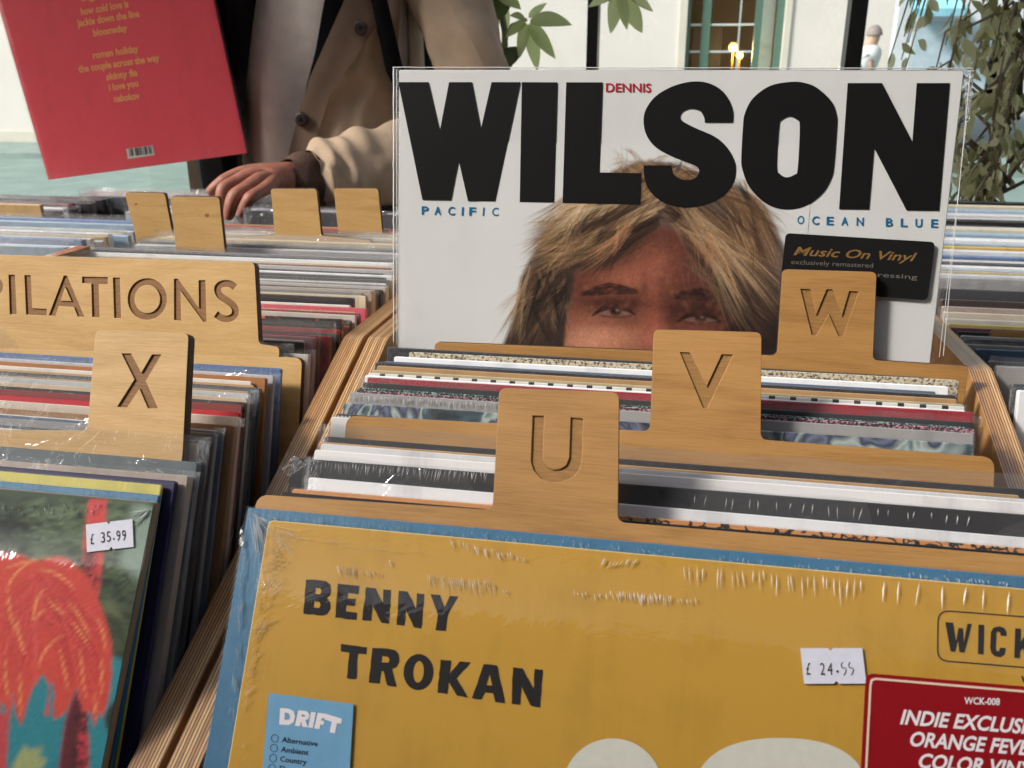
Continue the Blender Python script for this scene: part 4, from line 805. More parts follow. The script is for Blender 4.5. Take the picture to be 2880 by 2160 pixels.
# wrinkled shrink wrap over the yellow cover, glints painted white on the folds
mb = MB(); wrap_mesh(mb, pye, .318, .3125, .0025, film(.004, .06, .4, 26, stretch=(1, 1, 1), k=.7), 21, .0006); mb.build('shrink_wrap', yl, smooth=True)
mb = MB(); rs = random.Random(8); cl = .0011
def cluster(f, a, b, n, l0, l1, w, slant, skip=.0):
    for i in range(n):
        if rs.random() < skip: continue
        u = (i+rs.uniform(-.4, .4))/max(1, n-1); x = a[0]+(b[0]-a[0])*u; y = a[1]+(b[1]-a[1])*u+rs.uniform(-10, 10); L = rs.uniform(l0, l1); s = slant+rs.uniform(-.12, .12)
        p = f([(x, y), (x+L*s, y+L)]); crease(mb, pye, p[0], p[1], w*rs.uniform(.6, 1.3), cl)
cluster(TB, (1335, 235), (1760, 330), 19, 30, 70, 5, .28); cluster(TB, (1210, 425), (1580, 465), 26, 50, 110, 4, .12); cluster(TB, (705, 375), (800, 385), 8, 40, 80, 4, .1); cluster(TB, (845, 405), (940, 410), 6, 30, 60, 4, .1); cluster(TB, (1000, 345), (1010, 350), 1, 45, 60, 5, .2)
cluster(TR, (550, 325), (1420, 395), 27, 50, 150, 5, .02, .1); cluster(TR, (1490, 390), (2130, 450), 7, 90, 130, 8, -.08); cluster(TR, (240, 455), (490, 470), 24, 35, 70, 5, .08); cluster(TR, (30, 450), (230, 460), 14, 20, 40, 4, .1, .3); cluster(TR, (530, 480), (610, 490), 5, 25, 40, 4, .1); cluster(TR, (170, 300), (340, 300), 10, 20, 50, 4, -.6); cluster(TB, (1640, 520), (1660, 520), 2, 30, 40, 4, .1)
def bent(x, y, ang, L, w, bow=.12, n=4):                               # a long fine fold with painted glint, slightly curved, in crop pixels
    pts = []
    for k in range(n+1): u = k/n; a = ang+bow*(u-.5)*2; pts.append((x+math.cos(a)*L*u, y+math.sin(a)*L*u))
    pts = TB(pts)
    for a, b in zip(pts, pts[1:]): crease(mb, pye, a, b, w, cl, .0003, CREASE_GLINT_SOFT)
for i in range(46):                                                   # fan of tension folds from the corner, whitened as glints
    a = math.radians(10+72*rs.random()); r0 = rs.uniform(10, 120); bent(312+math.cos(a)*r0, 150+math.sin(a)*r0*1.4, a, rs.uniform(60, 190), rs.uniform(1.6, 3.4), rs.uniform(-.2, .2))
for i in range(110):                                                  # folds slanting away from the left edge, whitened as glints
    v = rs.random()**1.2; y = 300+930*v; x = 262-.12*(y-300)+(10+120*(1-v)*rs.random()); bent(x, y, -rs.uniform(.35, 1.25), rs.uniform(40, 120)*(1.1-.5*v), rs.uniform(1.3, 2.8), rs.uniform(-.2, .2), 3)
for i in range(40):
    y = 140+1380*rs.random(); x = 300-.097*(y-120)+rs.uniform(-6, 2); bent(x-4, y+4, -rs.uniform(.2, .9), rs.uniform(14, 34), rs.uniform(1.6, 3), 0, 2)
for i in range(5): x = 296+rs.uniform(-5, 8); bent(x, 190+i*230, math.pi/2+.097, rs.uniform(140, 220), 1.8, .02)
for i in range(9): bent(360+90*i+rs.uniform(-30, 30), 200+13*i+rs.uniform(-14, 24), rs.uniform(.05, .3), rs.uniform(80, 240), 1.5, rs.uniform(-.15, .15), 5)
mb.build('film_wrinkle_glints', yl)
# stickers
def sticker(label, name, pl, outline, mat, c=.0011, edge=None):
    pts = [pl.px(*p) for p in outline]; ca = sum(p[0] for p in pts)/len(pts); cb_ = sum(p[1] for p in pts)/len(pts)
    e = thing(name, label, 'sticker' if 'sticker' in name else 'price label', pl.w(ca, cb_, c)); mb = MB(); mb.prism(pl, pts, c, .00025, mat, edge); mb.build('paper', e); return e
PAPER = ink(S(214, 214, 226), .6); PRN = ink(S(60, 50, 52), .7)
def notch(p0, p1, p2, p3, k=6, top=.49, bot=.52):
    q = lambda a, b, u: (a[0]+(b[0]-a[0])*u, a[1]+(b[1]-a[1])*u); t_, b_ = top, bot
    m = lambda a, b, u, dy: (q(a, b, u)[0], q(a, b, u)[1]+dy)
    return [p0, q(p0, p1, t_-.04), m(p0, p1, t_-.012, k), m(p0, p1, t_+.012, k), q(p0, p1, t_+.04), p1, p2, q(p2, p3, 1-b_-.04), m(p2, p3, 1-b_-.012, -k), m(p2, p3, 1-b_+.012, -k), q(p2, p3, 1-b_+.04), p3]
pr = sticker('white price label reading 24.99 on the yellow cover', 'price_label', pye, notch(*TR([(1123, 731), (1422, 730), (1442, 902), (1141, 903)]), k=6), PAPER)
mb = MB()
for ch, x0, x1, y in (('£', 1152, 1172, 859), ('2', 1219, 1242, 860), ('4', 1254, 1279, 860), ('.', 1296, 1308, 848)): put_text(mb, pye, ch, TR([(x0, y)])[0], TR([(x1, y)])[0], (36 if ch != '.' else 40), .00126, PRN, up=(-.04, -1), bold=.012 if ch == '.' else 0)
for x0 in (1320, 1356):                                               # the two nines are badly printed: only hooks
    mbp = [(x0+8, 798), (x0, 808), (x0+2, 822), (x0+14, 828), (x0+22, 826)]; put_poly(mb, pye, [TR(stroke(mbp, 4.5))], .00126, PRN); put_poly(mb, pye, [TR(stroke([(x0+24, 832), (x0+20, 850), (x0+12, 862)], 4.5))], .00126, PRN)
mb.build('printed_price', pr)
rd = sticker('dark red promotional sticker with white capitals on the yellow cover', 'promotional_sticker', pye, TR([(1470, 853), (2700, 958), (2660, 1700), (1400, 1620), (1438, 885), (1448, 862)]), card(S(140, 16, 26), .35, .06, .6))
mb = MB(); WH = ink(S(226, 220, 222), .5)
rim_o = TR([(1484, 873), (2690, 975), (2650, 1690), (1420, 1600), (1456, 912), (1462, 882)]); rim_i = TR([(1488, 884), (2680, 986), (2640, 1680), (1432, 1590), (1467, 912), (1472, 890)]); put_poly(mb, pye, [rim_o, rim_i], .00126, ink(S(224, 200, 176)))
def tline(s, x0, y0, slope, h, shear, bold, adv, mat=WH):
    vs, fs = text_mesh(s, bold, shear); wd = max(v[0] for v in vs)-min(v[0] for v in vs); L = wd*h/.73*adv; put_text(mb, pye, s, TR([(x0, y0)])[0], TR([(x0+L, y0+L*slope)])[0], h/1.7281, .00126, mat, bold=bold, shear=shear)
put_text(mb, pye, 'WCK-008', *TR([(1915, 1000), (2087, 1006)]), 20, .00126, WH, bold=.02)
tline('INDIE EXCLUSIVE', 1604, 1096, .078, 72, .22, .028, .93); tline('ORANGE FEVER', 1652, 1202, .08, 72, .22, .028, .90); tline('COLOR VINYL', 1694, 1308, .082, 72, .22, .028, .93); mb.build('white_lettering', rd)
dr = sticker('pale blue genre checklist sticker at the lower left of the yellow cover', 'genre_sticker', pye, fillet(TB([(320, 1102), (798, 1166), (752, 1960), (250, 1930)]), 6, 4), card(S(110, 160, 194), .4, .05, .3))
mb = MB()
for q in ([[(385, 1187), (430, 1190), (462, 1205), (470, 1235), (462, 1268), (435, 1283), (380, 1280)], [(412, 1212), (432, 1216), (442, 1232), (438, 1252), (410, 1254)]], [[(488, 1200), (535, 1205), (552, 1225), (546, 1248), (528, 1256), (543, 1296), (510, 1293), (502, 1262), (498, 1290), (468, 1288)], [(508, 1222), (524, 1226), (526, 1236), (506, 1236)]], [[(560, 1209), (587, 1212), (570, 1300), (543, 1297)]], [[(598, 1214), (645, 1220), (641, 1246), (620, 1243), (616, 1258), (634, 1260), (630, 1282), (612, 1280), (606, 1306), (576, 1302)]], [[(640, 1219), (735, 1248), (728, 1276), (706, 1272), (694, 1330), (665, 1324), (676, 1264), (636, 1252)]]): put_poly(mb, pye, [TB(p) for p in q], .00126, WH)
for s, xa, ya, xb, yb, cx, cy in (('Alternative', 393, 1379, 596, 1404, 355, 1358), ('Ambient', 388, 1434, 543, 1453, 350, 1413), ('Country', 384, 1488, 532, 1507, 345, 1470), ('Electronic', 380, 1542, 570, 1566, 340, 1525), ('Folk', 376, 1596, 455, 1606, 335, 1580)):
    put_text(mb, pye, s, TB([(xa, ya)])[0], TB([(xb, yb)])[0], 16, .00126, INK, bold=.008); put_poly(mb, pye, [TB(ell(cx, cy, 21, 23, 28)), TB(ell(cx, cy, 18.2, 20.2, 28))], .00126, INK)
mb.build('printed_list', dr)
# torn film tuft at the blue cover's corner
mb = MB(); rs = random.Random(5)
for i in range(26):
    a = rs.uniform(0, 6.3); x, y = 686+rs.uniform(-3, 3), 1506+rs.uniform(-24, 24); p = [(x, y), (x-8*rs.random()+3, y+10*math.sin(a)), (x+5*math.cos(a)-4, y+9)]; mb.add([pbl.w(*pbl.px(*q), .001+.001*rs.random()) for q in p], [(0, 1, 2)], CREASE_GLINT)
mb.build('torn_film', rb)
# clear tape on the white sleeve's bag corner, behind U
pt = PLACED['plain white record sleeve in a clear bag taped at its corner']; mb = MB()
TC = lambda p: T(p, 640, 1200, 5.53)
qd = [pt.px(*p) for p in TC([(1060, 450), (1250, 600), (985, 790), (850, 660)])]
mb.grid(lambda u, v: pt.w(*(Vector(qd[0]).lerp(Vector(qd[1]), u).lerp(Vector(qd[3]).lerp(Vector(qd[2]), u), v)), .0018+.0012*mnoise.noise(Vector((u*5, v*6, 1)))), 14, 14, film(.10, .12, 1., 240, 'crumpled_tape')); tag(mb.build('tape_piece'), 'crumpled clear tape on the bag corner left of the U divider', 'tape')
# wrinkle rows with painted white glints on other wrapped sleeves behind U
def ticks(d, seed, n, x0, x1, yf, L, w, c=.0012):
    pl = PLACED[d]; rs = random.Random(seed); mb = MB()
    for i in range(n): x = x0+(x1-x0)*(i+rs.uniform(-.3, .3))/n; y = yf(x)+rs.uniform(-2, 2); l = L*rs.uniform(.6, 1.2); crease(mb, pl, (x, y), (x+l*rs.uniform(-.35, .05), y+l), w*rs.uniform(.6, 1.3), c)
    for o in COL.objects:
        if o.get('label', '').startswith(d): mb.build('film_wrinkle_glints', o); break
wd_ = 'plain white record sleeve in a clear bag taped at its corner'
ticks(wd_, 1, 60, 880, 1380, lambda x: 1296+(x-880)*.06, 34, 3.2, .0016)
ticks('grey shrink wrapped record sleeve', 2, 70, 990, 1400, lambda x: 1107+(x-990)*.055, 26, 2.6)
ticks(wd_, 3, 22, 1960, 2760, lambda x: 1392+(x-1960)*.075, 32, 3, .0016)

# ------------------------------------------------------------------ jungle picture sleeve at front left
T8 = lambda p: T(p, 0, 1200, 1.728)
oj = at_z(437, 1412, -.1735); pj = Plane(oj-Vector((.313, 0, 0)), 34)
jg = thing('record_sleeve', 'illustrated record sleeve with green jungle and coral red hair at front left', 'record', pj.w(.156, -.3125, 0)); mb = MB(); sleeve_mesh(mb, pj, .313, .3125, .004, card(S(70, 84, 66)), edge=card(S(150, 130, 104))); mb.build('card_sleeve', jg)
cv = Canvas(-420, 1330, 470, 2330, 4, S(66, 80, 60)); rs = np.random.RandomState(9)
for c, n, x0, x1, y0, y1, w in ((S(44, 54, 42), 220, 0, 740, 350, 1000, 40), (S(88, 104, 74), 170, 40, 740, 360, 900, 34), (S(104, 120, 92), 60, 100, 500, 380, 600, 24), (S(36, 42, 34), 130, 400, 760, 700, 1400, 34), (S(66, 78, 54), 80, 450, 750, 750, 1300, 30), (S(30, 36, 32), 60, -300, 100, 380, 640, 34)):
    for _ in range(n):
        x, y = rs.uniform(x0, x1), rs.uniform(y0, y1); L = rs.uniform(40, 130); a = rs.uniform(-.6, .9); cv.line(T8(quad_curve((x, y), (x+L*.5, y+L*a*.2-18), (x+L*math.cos(a), y+L*math.sin(a)), 5)), w*rs.uniform(.25, .8)/1.7, jit(c, .12, rs), .7)
cv.poly(T8([(640, 380), (745, 385), (740, 520), (715, 760), (670, 740), (600, 690), (570, 640), (620, 560)]), S(150, 172, 156), 14, .75); cv.poly(T8([(490, 830), (560, 850), (610, 950), (625, 1090), (590, 1095), (560, 980), (500, 890)]), S(104, 112, 76), 4, .8); cv.poly(T8([(500, 900), (600, 940), (640, 1120), (600, 1110), (560, 1000)]), S(40, 46, 36), 4, .8)
cv.poly(T8([(430, 350), (520, 352), (500, 640), (478, 830), (440, 790), (398, 660), (410, 520)]), S(206, 74, 72), 1); cv.poly(T8([(408, 590), (445, 600), (440, 760), (398, 670)]), S(74, 34, 36), 4, .8)
for _ in range(60): x, y = rs.uniform(425, 470), rs.uniform(600, 800); cv.line(T8([(x, y), (x+rs.uniform(6, 20), y+rs.uniform(-4, 8))]), 4, S(54, 28, 30), .8)
tealc = S(46, 130, 140)
cv.poly(T8(smooth_poly([(540, 1120), (600, 1172), (650, 1192), (664, 1222), (640, 1275), (590, 1305), (540, 1350), (512, 1410), (520, 1470), (560, 1540), (612, 1600), (640, 1700), (640, 1900), (-300, 1900), (-300, 1300), (100, 1200)], sub=4)), tealc, 1)
cv.poly(T8([(590, 1350), (640, 1330), (620, 1400), (590, 1490), (560, 1500), (552, 1420)]), S(84, 92, 70), 3, .7); cv.poly(T8([(640, 1180), (720, 1200), (700, 1659), (700, 1900), (650, 1900), (612, 1600), (560, 1540), (514, 1450), (520, 1390), (600, 1310), (662, 1250)]), S(34, 42, 38), 2)
cv.blob(*T8([(575, 1420)])[0], 16, 40, S(94, 100, 80), .8, 15)
cv.poly(T8([(370, 1275), (425, 1400), (435, 1659), (430, 1900), (280, 1900), (285, 1659), (310, 1480), (320, 1420)]), S(196, 64, 70), 1); cv.poly(T8([(370, 1275), (400, 1380), (380, 1500), (375, 1659), (360, 1900), (270, 1900), (285, 1659), (318, 1430)]), S(64, 32, 40), 3, .9)
for _ in range(150): x, y = rs.uniform(350, 410), rs.uniform(1330, 1800); cv.line(T8([(x, y), (x+rs.uniform(8, 34), y+rs.uniform(-4, 10))]), 5, S(58, 30, 38), .8)
cv.poly(T8([(-40, 1380), (46, 1400), (30, 1659), (30, 1900), (-60, 1900)]), S(190, 70, 74), 2)
cv.poly(T8([(60, 1640), (120, 1545), (150, 1570), (215, 1550), (190, 1600), (230, 1620), (190, 1680), (170, 1760), (70, 1760)]), S(168, 168, 104), 4, .85)
coral = S(206, 74, 62)
cv.poly(T8(smooth_poly([(-150, 640), (35, 615), (110, 628), (180, 655), (250, 635), (310, 635), (370, 672), (430, 740), (480, 850), (520, 960), (545, 1080), (540, 1220), (525, 1330), (492, 1418), (480, 1380), (458, 1460), (440, 1390), (400, 1375), (372, 1270), (330, 1375), (262, 1422), (265, 1300), (250, 1240), (235, 1400), (215, 1398), (240, 1270), (205, 1200), (150, 1290), (105, 1455), (80, 1400), (62, 1300), (45, 1420), (10, 1330), (-20, 1420), (-150, 1400)], corners=(19, 21, 24, 26, 28, 30), sub=3)), coral, 1)
for _ in range(260):
    u = rs.rand(); side = rs.rand() < .6; x0, y0 = 210+rs.uniform(-60, 60), 700+rs.uniform(-20, 260)
    p2 = (rs.uniform(300, 525), rs.uniform(950, 1350)) if side else (rs.uniform(-60, 190), rs.uniform(900, 1330)); cv.line(T8(quad_curve((x0, y0), ((p2[0]*.75+x0*.25), y0+(p2[1]-y0)*.3), p2)), rs.uniform(3, 7), jit(S(184, 52, 54) if rs.rand() > .4 else S(222, 92, 80), .08, rs), .5)
for p in (((185, 690), (290, 700), (360, 790)), ((30, 800), (60, 700), (150, 660)), ((40, 800), (40, 920), (80, 1000)), ((160, 940), (170, 830), (215, 790)), ((170, 940), (185, 910), (222, 890)), ((230, 840), (290, 900), (312, 915)), ((330, 850), (400, 920), (435, 1035)), ((350, 950), (390, 990), (425, 1060)), ((80, 920), (90, 1060), (130, 1110)), ((185, 1170), (200, 1080), (305, 1010)), ((290, 1080), (320, 1200), (330, 1280)), ((390, 1080), (395, 1210), (420, 1320)), ((470, 930), (510, 1000), (510, 1090)), ((490, 1120), (500, 1220), (490, 1300)), ((100, 1200), (95, 1300), (100, 1400)), ((30, 1130), (20, 1250), (40, 1310)), ((250, 640), (120, 650), (20, 690)), ((460, 1300), (465, 1380), (462, 1420))):
    cv.line(T8(quad_curve(*p)), 6.5, S(232, 148, 92), .9)
cv.A *= (1+.07*rs.randn(*cv.X.shape))[..., None]
picture('illustration', jg, pj, cv, .001, -.30, .3125, -.0004, 240, 240, .0003)
mb = MB(); wrap_mesh(mb, pj, .313, .3125, .004, film(.003, .08, .2, 16, k=.38), 5, .0006); mb.build('shrink_wrap', jg, smooth=True)
mb = MB(); rs = random.Random(2)
for i in range(34): x = rs.uniform(10, 500); y = 365+rs.uniform(0, 50); p = T8([(x, y), (x+rs.uniform(-12, 12), y+rs.uniform(12, 34))]); crease(mb, pj, p[0], p[1], 3, .001)
for i in range(16): p = T8([(735-rs.uniform(0, 15), 395+rs.uniform(0, 20)), (735-rs.uniform(40, 130), 400+rs.uniform(10, 120))]); crease(mb, pj, p[0], p[1], 3, .001)
mb.build('film_wrinkle_glints', jg)
pr = sticker('white price label reading 35.99 on the jungle picture', 'price_label', pj, notch(*T8([(425, 477), (650, 450), (656, 585), (430, 611)]), k=6), PAPER)
mb = MB()
for ch, x0, x1, y in (('£', 449, 465, 573), ('3', 500, 519, 565), ('5', 528, 547, 561), ('.', 557, 565, 551), ('9', 575, 594, 557), ('9', 603, 621, 555)): put_text(mb, pj, ch, T8([(x0, y)])[0], T8([(x1, y-1.5)])[0], 31, .00126, PRN, up=(-.05, -1), bold=.012 if ch == '.' else 0)
mb.build('printed_price', pr)

# ------------------------------------------------------------------ red cover held up on the left
bl, br = at_y(136, 506, 1.30), at_y(694, 431, 1.335); ex = (br-bl); wr = ex.length; tl_dir = at_y(4, 0, 1.30)-bl
class Frame(Plane):
    def __init__(s, o, ex, eu): s.o = o; s.ex = ex.normalized(); s.eu = (eu-s.ex*eu.dot(s.ex)).normalized(); s.n = s.ex.cross(s.eu); s.n = s.n if s.n.dot(o) < 0 else -s.n
pr_ = Frame(bl, ex, tl_dir)
rc = thing('record_sleeve', 'red record sleeve with gold track titles held up above the bins', 'record', pr_.w(wr/2, 0, 0)); mb = MB()
mb.prism(pr_, rrect(0, 0, wr, wr, .0012, 3), 0, .0035, card(S(214, 64, 76, 1.1), .4, .06, .4), None, .0004); mb.build('card_sleeve', rc)
TA = lambda p: T(p, 0, 0, 2.3042); mb = MB(); GT = ink(S(232, 150, 84, 1.1), .5)
for s, l, r, h in (('big shot', (530, 8), (770, -30), 42), ('how cold love is', (528, 98), (836, 45), 48), ('jackie down the line', (505, 172), (906, 108), 48), ('bloomsday', (608, 235), (828, 200), 46), ('roman holiday', (606, 380), (900, 335), 46), ('the couple across the way', (512, 470), (1036, 393), 46), ('skinty fia', (692, 520), (894, 490), 46), ('i love you', (710, 590), (898, 558), 46), ('nabokov', (742, 662), (908, 640), 46)):
    put_text(mb, pr_, s, TA([l])[0], TA([r])[0], h/2.3*1.02, .0003, GT, bold=.034)
mb.build('gold_lettering', rc)
mb = MB(); put_poly(mb, pr_, [TA([(818, 965), (990, 942), (1002, 1005), (830, 1030)])], .0003, ink(S(205, 200, 190)))
for i, (u, ww) in enumerate(zip((.08, .14, .2, .3, .36, .45, .5, .6, .66, .73, .82, .9), (5, 9, 4, 8, 12, 5, 9, 4, 10, 6, 9, 5))): x = 822+168*u; y = 966-22*u; put_poly(mb, pr_, [TA([(x, y), (x+ww, y-1), (x+ww+9, y+48), (x+9, y+49)])], .0005, ink(S(80, 70, 66)))
mb.build('barcode', rc)
mb = MB(); bag_mesh(mb, Frame(pr_.w(0, wr, 0), pr_.ex, pr_.eu), wr, wr, .0035, .003, film(.03, .10, .18, 14, k=.8), 31, .0016, .004, 30, 30); mb.build('plastic_bag', rc, smooth=True)
# ------------------------------------------------------------------ customer behind the far bins
xc = at_y(895, 200, 1.5).x
SKIN = plain('skin', S(158, 102, 82), .55, 90, .28, bmp=.0008); JACKET = plain('beige_cotton', S(184, 160, 134, 1.0), .9, 26, .12, bmp=.002); SWEAT = plain('cream_fleece', (.80, .72, .64), .95, 45, .1, bmp=.002)
BROWNRIB = plain('brown_rib_knit', S(84, 60, 48), .9, 400, .4); DARKCL = plain('black_nylon', (.005, .005, .006), .85, 30, .3); LINING = plain('black_lining', (.005, .0045, .005), .95, 30, .3); FACING = plain('brown_facing', S(124, 100, 82, .95), .85, 40, .12)
who = thing('person', 'person in open beige jacket over cream sweater flicking through the far bins', 'person', (xc, 1.55, FLOOR))
W3 = at_y(812, 506, 1.175); EL = at_y(1335, 420, 1.43)
J = []; Ed = []; Rd = []
def jn(p, r, par=None):
    J.append(Vector(p)); Rd.append(r if hasattr(r, '__len__') else (r, r)); i = len(J)-1
    if par is not None: Ed.append((par, i))
    return i
pel = jn((xc, 1.55, -.22), (.13, .10)); sp1 = jn((xc, 1.54, -.02), (.115, .09), pel); ch = jn((xc, 1.53, .14), (.125, .095), sp1); nb = jn((xc, 1.52, .27), (.06, .055), ch); nk = jn((xc, 1.50, .33), .05, nb); h0 = jn((xc, 1.48, .38), (.062, .07), nk); h1 = jn((xc, 1.47, .46), (.075, .09), h0); h2 = jn((xc, 1.48, .53), (.06, .075), h1)
sL = jn((xc+.17, 1.53, .22), .052, ch); e1 = jn((Vector((xc+.2, 1.53, .22))+EL)/2, .045, sL); eL = jn(EL, .04, e1); f1 = jn(EL.lerp(W3, .4), .038, eL); f2 = jn(EL.lerp(W3, .85), .028, f1); wr_ = jn(W3, (.027, .02), f2)
pm = jn(at_y(768, 500, 1.14), (.032, .017), wr_)
for kn, mid, tip, r in (((690, 482, 1.125), (632, 506, 1.105), (582, 548, 1.095), .0095), ((706, 492, 1.10), (622, 532, 1.065), (628, 606, 1.06), .0095), ((732, 506, 1.085), (655, 552, 1.045), (640, 622, 1.045), .0095), ((762, 522, 1.085), (702, 556, 1.045), (673, 612, 1.045), .0085)):
    a = jn(at_y(*kn), r*1.25, pm); m0 = jn(at_y(*kn).lerp(at_y(*mid), .55), r, a); b = jn(at_y(*mid), r*1.02, m0); c = jn(at_y(*mid).lerp(at_y(*tip), .55), r*.92, b); jn(at_y(*tip), r*.75, c)
th = jn(at_y(716, 505, 1.165), .012, pm); t2 = jn(at_y(668, 540, 1.15), .0105, th); jn(at_y(640, 580, 1.125), .008, t2)
gr = pr_.w(wr*.42, wr*.985, -.004)
sR = jn((xc-.17, 1.53, .22), .052, ch); eR = jn((xc-.30, 1.46, .02), .042, sR); wR = jn(gr+Vector((-.03, .05, -.05)), .026, eR); pR = jn(gr+Vector((0, .02, .01)), (.03, .016), wR)
for k in range(4): x = -.03+.02*k; a = jn(gr+Vector((x, .012, .045)), .0095, pR); b = jn(gr+Vector((x, -.012, .04)), .009, a); jn(gr+Vector((x, -.014, .005)), .0075, b)
a = jn(gr+Vector((.045, .02, -.0)), .011, pR); jn(gr+Vector((.05, .018, -.035)), .009, a)
for sx in (-1, 1): hp = jn((xc+.09*sx, 1.55, -.32), .085, pel); kn = jn((xc+.1*sx, 1.54, -.68), .058, hp); an = jn((xc+.1*sx, 1.57, FLOOR+.09), .04, kn); jn((xc+.11*sx, 1.42, FLOOR+.035), .034, an)
org = Vector((xc, 1.55, FLOOR)); me = bpy.data.meshes.new('body'); me.from_pydata([j-org for j in J], Ed, []); bo = bpy.data.objects.new('body', me); COL.objects.link(bo); bo.parent = who; me.materials.append(SKIN)
md = bo.modifiers.new('skin', 'SKIN'); md.use_smooth_shade = True
for i, r in enumerate(Rd): me.skin_vertices[0].data[i].radius = r; me.skin_vertices[0].data[i].use_root = (i == 0)
bo.modifiers.new('sub', 'SUBSURF').levels = 2; bo.modifiers['sub'].render_levels = 2
# face, mostly above the frame
mb = MB()
for sx in (-1, 1): mb.tube([(xc+.03*sx, 1.392, .468), (xc+.03*sx, 1.383, .468)], [.012, .006], DARKCL, 8)
mb.tube([(xc, 1.39, .48), (xc, 1.372, .445), (xc, 1.386, .435)], [.008, .014, .008], SKIN, 8); mb.tube([(xc-.025, 1.392, .41), (xc, 1.386, .407), (xc+.025, 1.392, .41)], [.003, .007, .003], ink(S(150, 80, 74)), 6)
for sx in (-1, 1): mb.tube([(xc+.078*sx, 1.47, .49), (xc+.088*sx, 1.475, .465), (xc+.078*sx, 1.47, .435)], [.006, .014, .007], SKIN, 8)
mb.build('face', who)
mb = MB(); mb.grid(lambda u, v: Vector((xc+.088*math.cos(6.283*u)*math.cos(1.45*v), 1.485+.105*math.sin(6.283*u)*math.cos(1.45*v), .49+.115*math.sin(1.45*v)+.01*mnoise.noise(Vector((u*20, v*9, 0))))), 32, 10, plain('brown_hair', S(70, 48, 34), .6, 90, .4)); mb.build('hair', who, smooth=True)
for m_ in (DARKCL, LINING): m_.node_tree.nodes['Principled BSDF'].inputs['Specular IOR Level'].default_value = .12
# clothes
def torso(th, z, off=0.):
    k = .86+.14*math.sin(max(0, min(1, (z+.3)/.55))*1.6); k *= 1 if z < .2 else max(.25, 1-(z-.2)*6.5*(z-.2)*6)
    r = off+.010*mnoise.noise(Vector((math.cos(th)*3, math.sin(th)*3, z*7)))+.004*mnoise.noise(Vector((th*6, z*3, 4)))
    return Vector((xc+(.158*k+r)*math.cos(th), 1.535+(.122*k+r)*math.sin(th), z))
mb = MB(); mb.grid(lambda u, v: torso(2*math.pi*u, -.30+.62*v, .004), 64, 40, SWEAT); mb.build('sweater', who, smooth=True)
def on_torso(px, py, off):
    d = ray(px, py); a, b = .150+off, .122+off; cxx, cyy = xc, 1.535
    A = (d.x/a)**2+(d.y/b)**2; B = -2*(d.x*cxx/a**2+d.y*cyy/b**2); Cq = (cxx/a)**2+(cyy/b)**2-1; D = B*B-4*A*Cq
    t_ = (-B-math.sqrt(max(D, 0)))/(2*A); return d*t_
def interp(pl_, v):
    y = pl_[0][1]+(pl_[-1][1]-pl_[0][1])*v
    for (xa, ya), (xb, yb) in zip(pl_, pl_[1:]):
        if y <= yb+1e-6: return (xa+(xb-xa)*(y-ya)/(yb-ya), y)
    return pl_[-1]
def panel(name, A, B, o0, o1, mat, nu=16, nv=40, wr=.006, thick=.004, sc=1.):
    def f(u, v, back=0):
        p = interp(A, v); q = interp(B, v); x = p[0]+(q[0]-p[0])*u; y = p[1]+(q[1]-p[1])*u
        off = o0+(o1-o0)*u+.5*.0+wr*mnoise.noise(Vector((x*.014*sc+y*.006, y*.007*sc, o0*50)))*1.2-back*thick
        return on_torso(x, y, off)
    mb = MB(); mb.grid(lambda u, v: f(u, v), nu, nv, mat); mb.grid(lambda u, v: f(u, v, 1), nu, nv, mat); return mb.build(name, who, smooth=True)
lap_in = [(1005, -90), (960, 20), (915, 120), (870, 220), (838, 330), (812, 430), (795, 560)]
lap_out = [(1110, -90), (1078, 20), (1048, 90), (980, 190), (920, 290), (888, 400), (870, 560)]
panel('jacket_lining', [(930, -90), (905, 40), (888, 140), (862, 240), (850, 300)], [(1030, -90), (985, 20), (935, 120), (885, 215), (855, 300)], .012, .02, LINING, wr=.002)
panel('jacket_facing', lap_in, lap_out, .030, .034, FACING, wr=.004)
panel('jacket_front', [(p[0]-6, p[1]) for p in lap_out], [(1135, -90), (1125, 20), (1120, 120), (1128, 240), (1135, 400), (1135, 560)], .026, .012, JACKET, wr=.015, sc=1.5)
panel('jacket_front', [(520, -90), (560, 100), (600, 300), (640, 560)], [(735, -90), (712, 60), (694, 220), (684, 400), (676, 560)], .004, .018, LINING, wr=.004)
mb = MB(); mb.grid(lambda u, v: torso(math.radians(-18)+math.radians(216)*u, -.34+.64*v, .016), 40, 30, JACKET); mb.build('jacket_back', who, smooth=True)
for bx, by in ((1013, 78), (846, 336)):
    mb = MB(); c = on_torso(bx, by, .040); mb.tube([c+Vector((0, .004, 0)), c, c+Vector((0, -.002, 0))], [.011, .011, .008], plain('dark_snap', S(52, 38, 30), .4, 60, .2), 16); mb.tube([c+Vector((0, -.001, 0)), c+Vector((0, -.0035, 0))], [.004, .003], plain('snap_stud', S(30, 22, 18), .3, 60, .2), 10); mb.build('button', who)
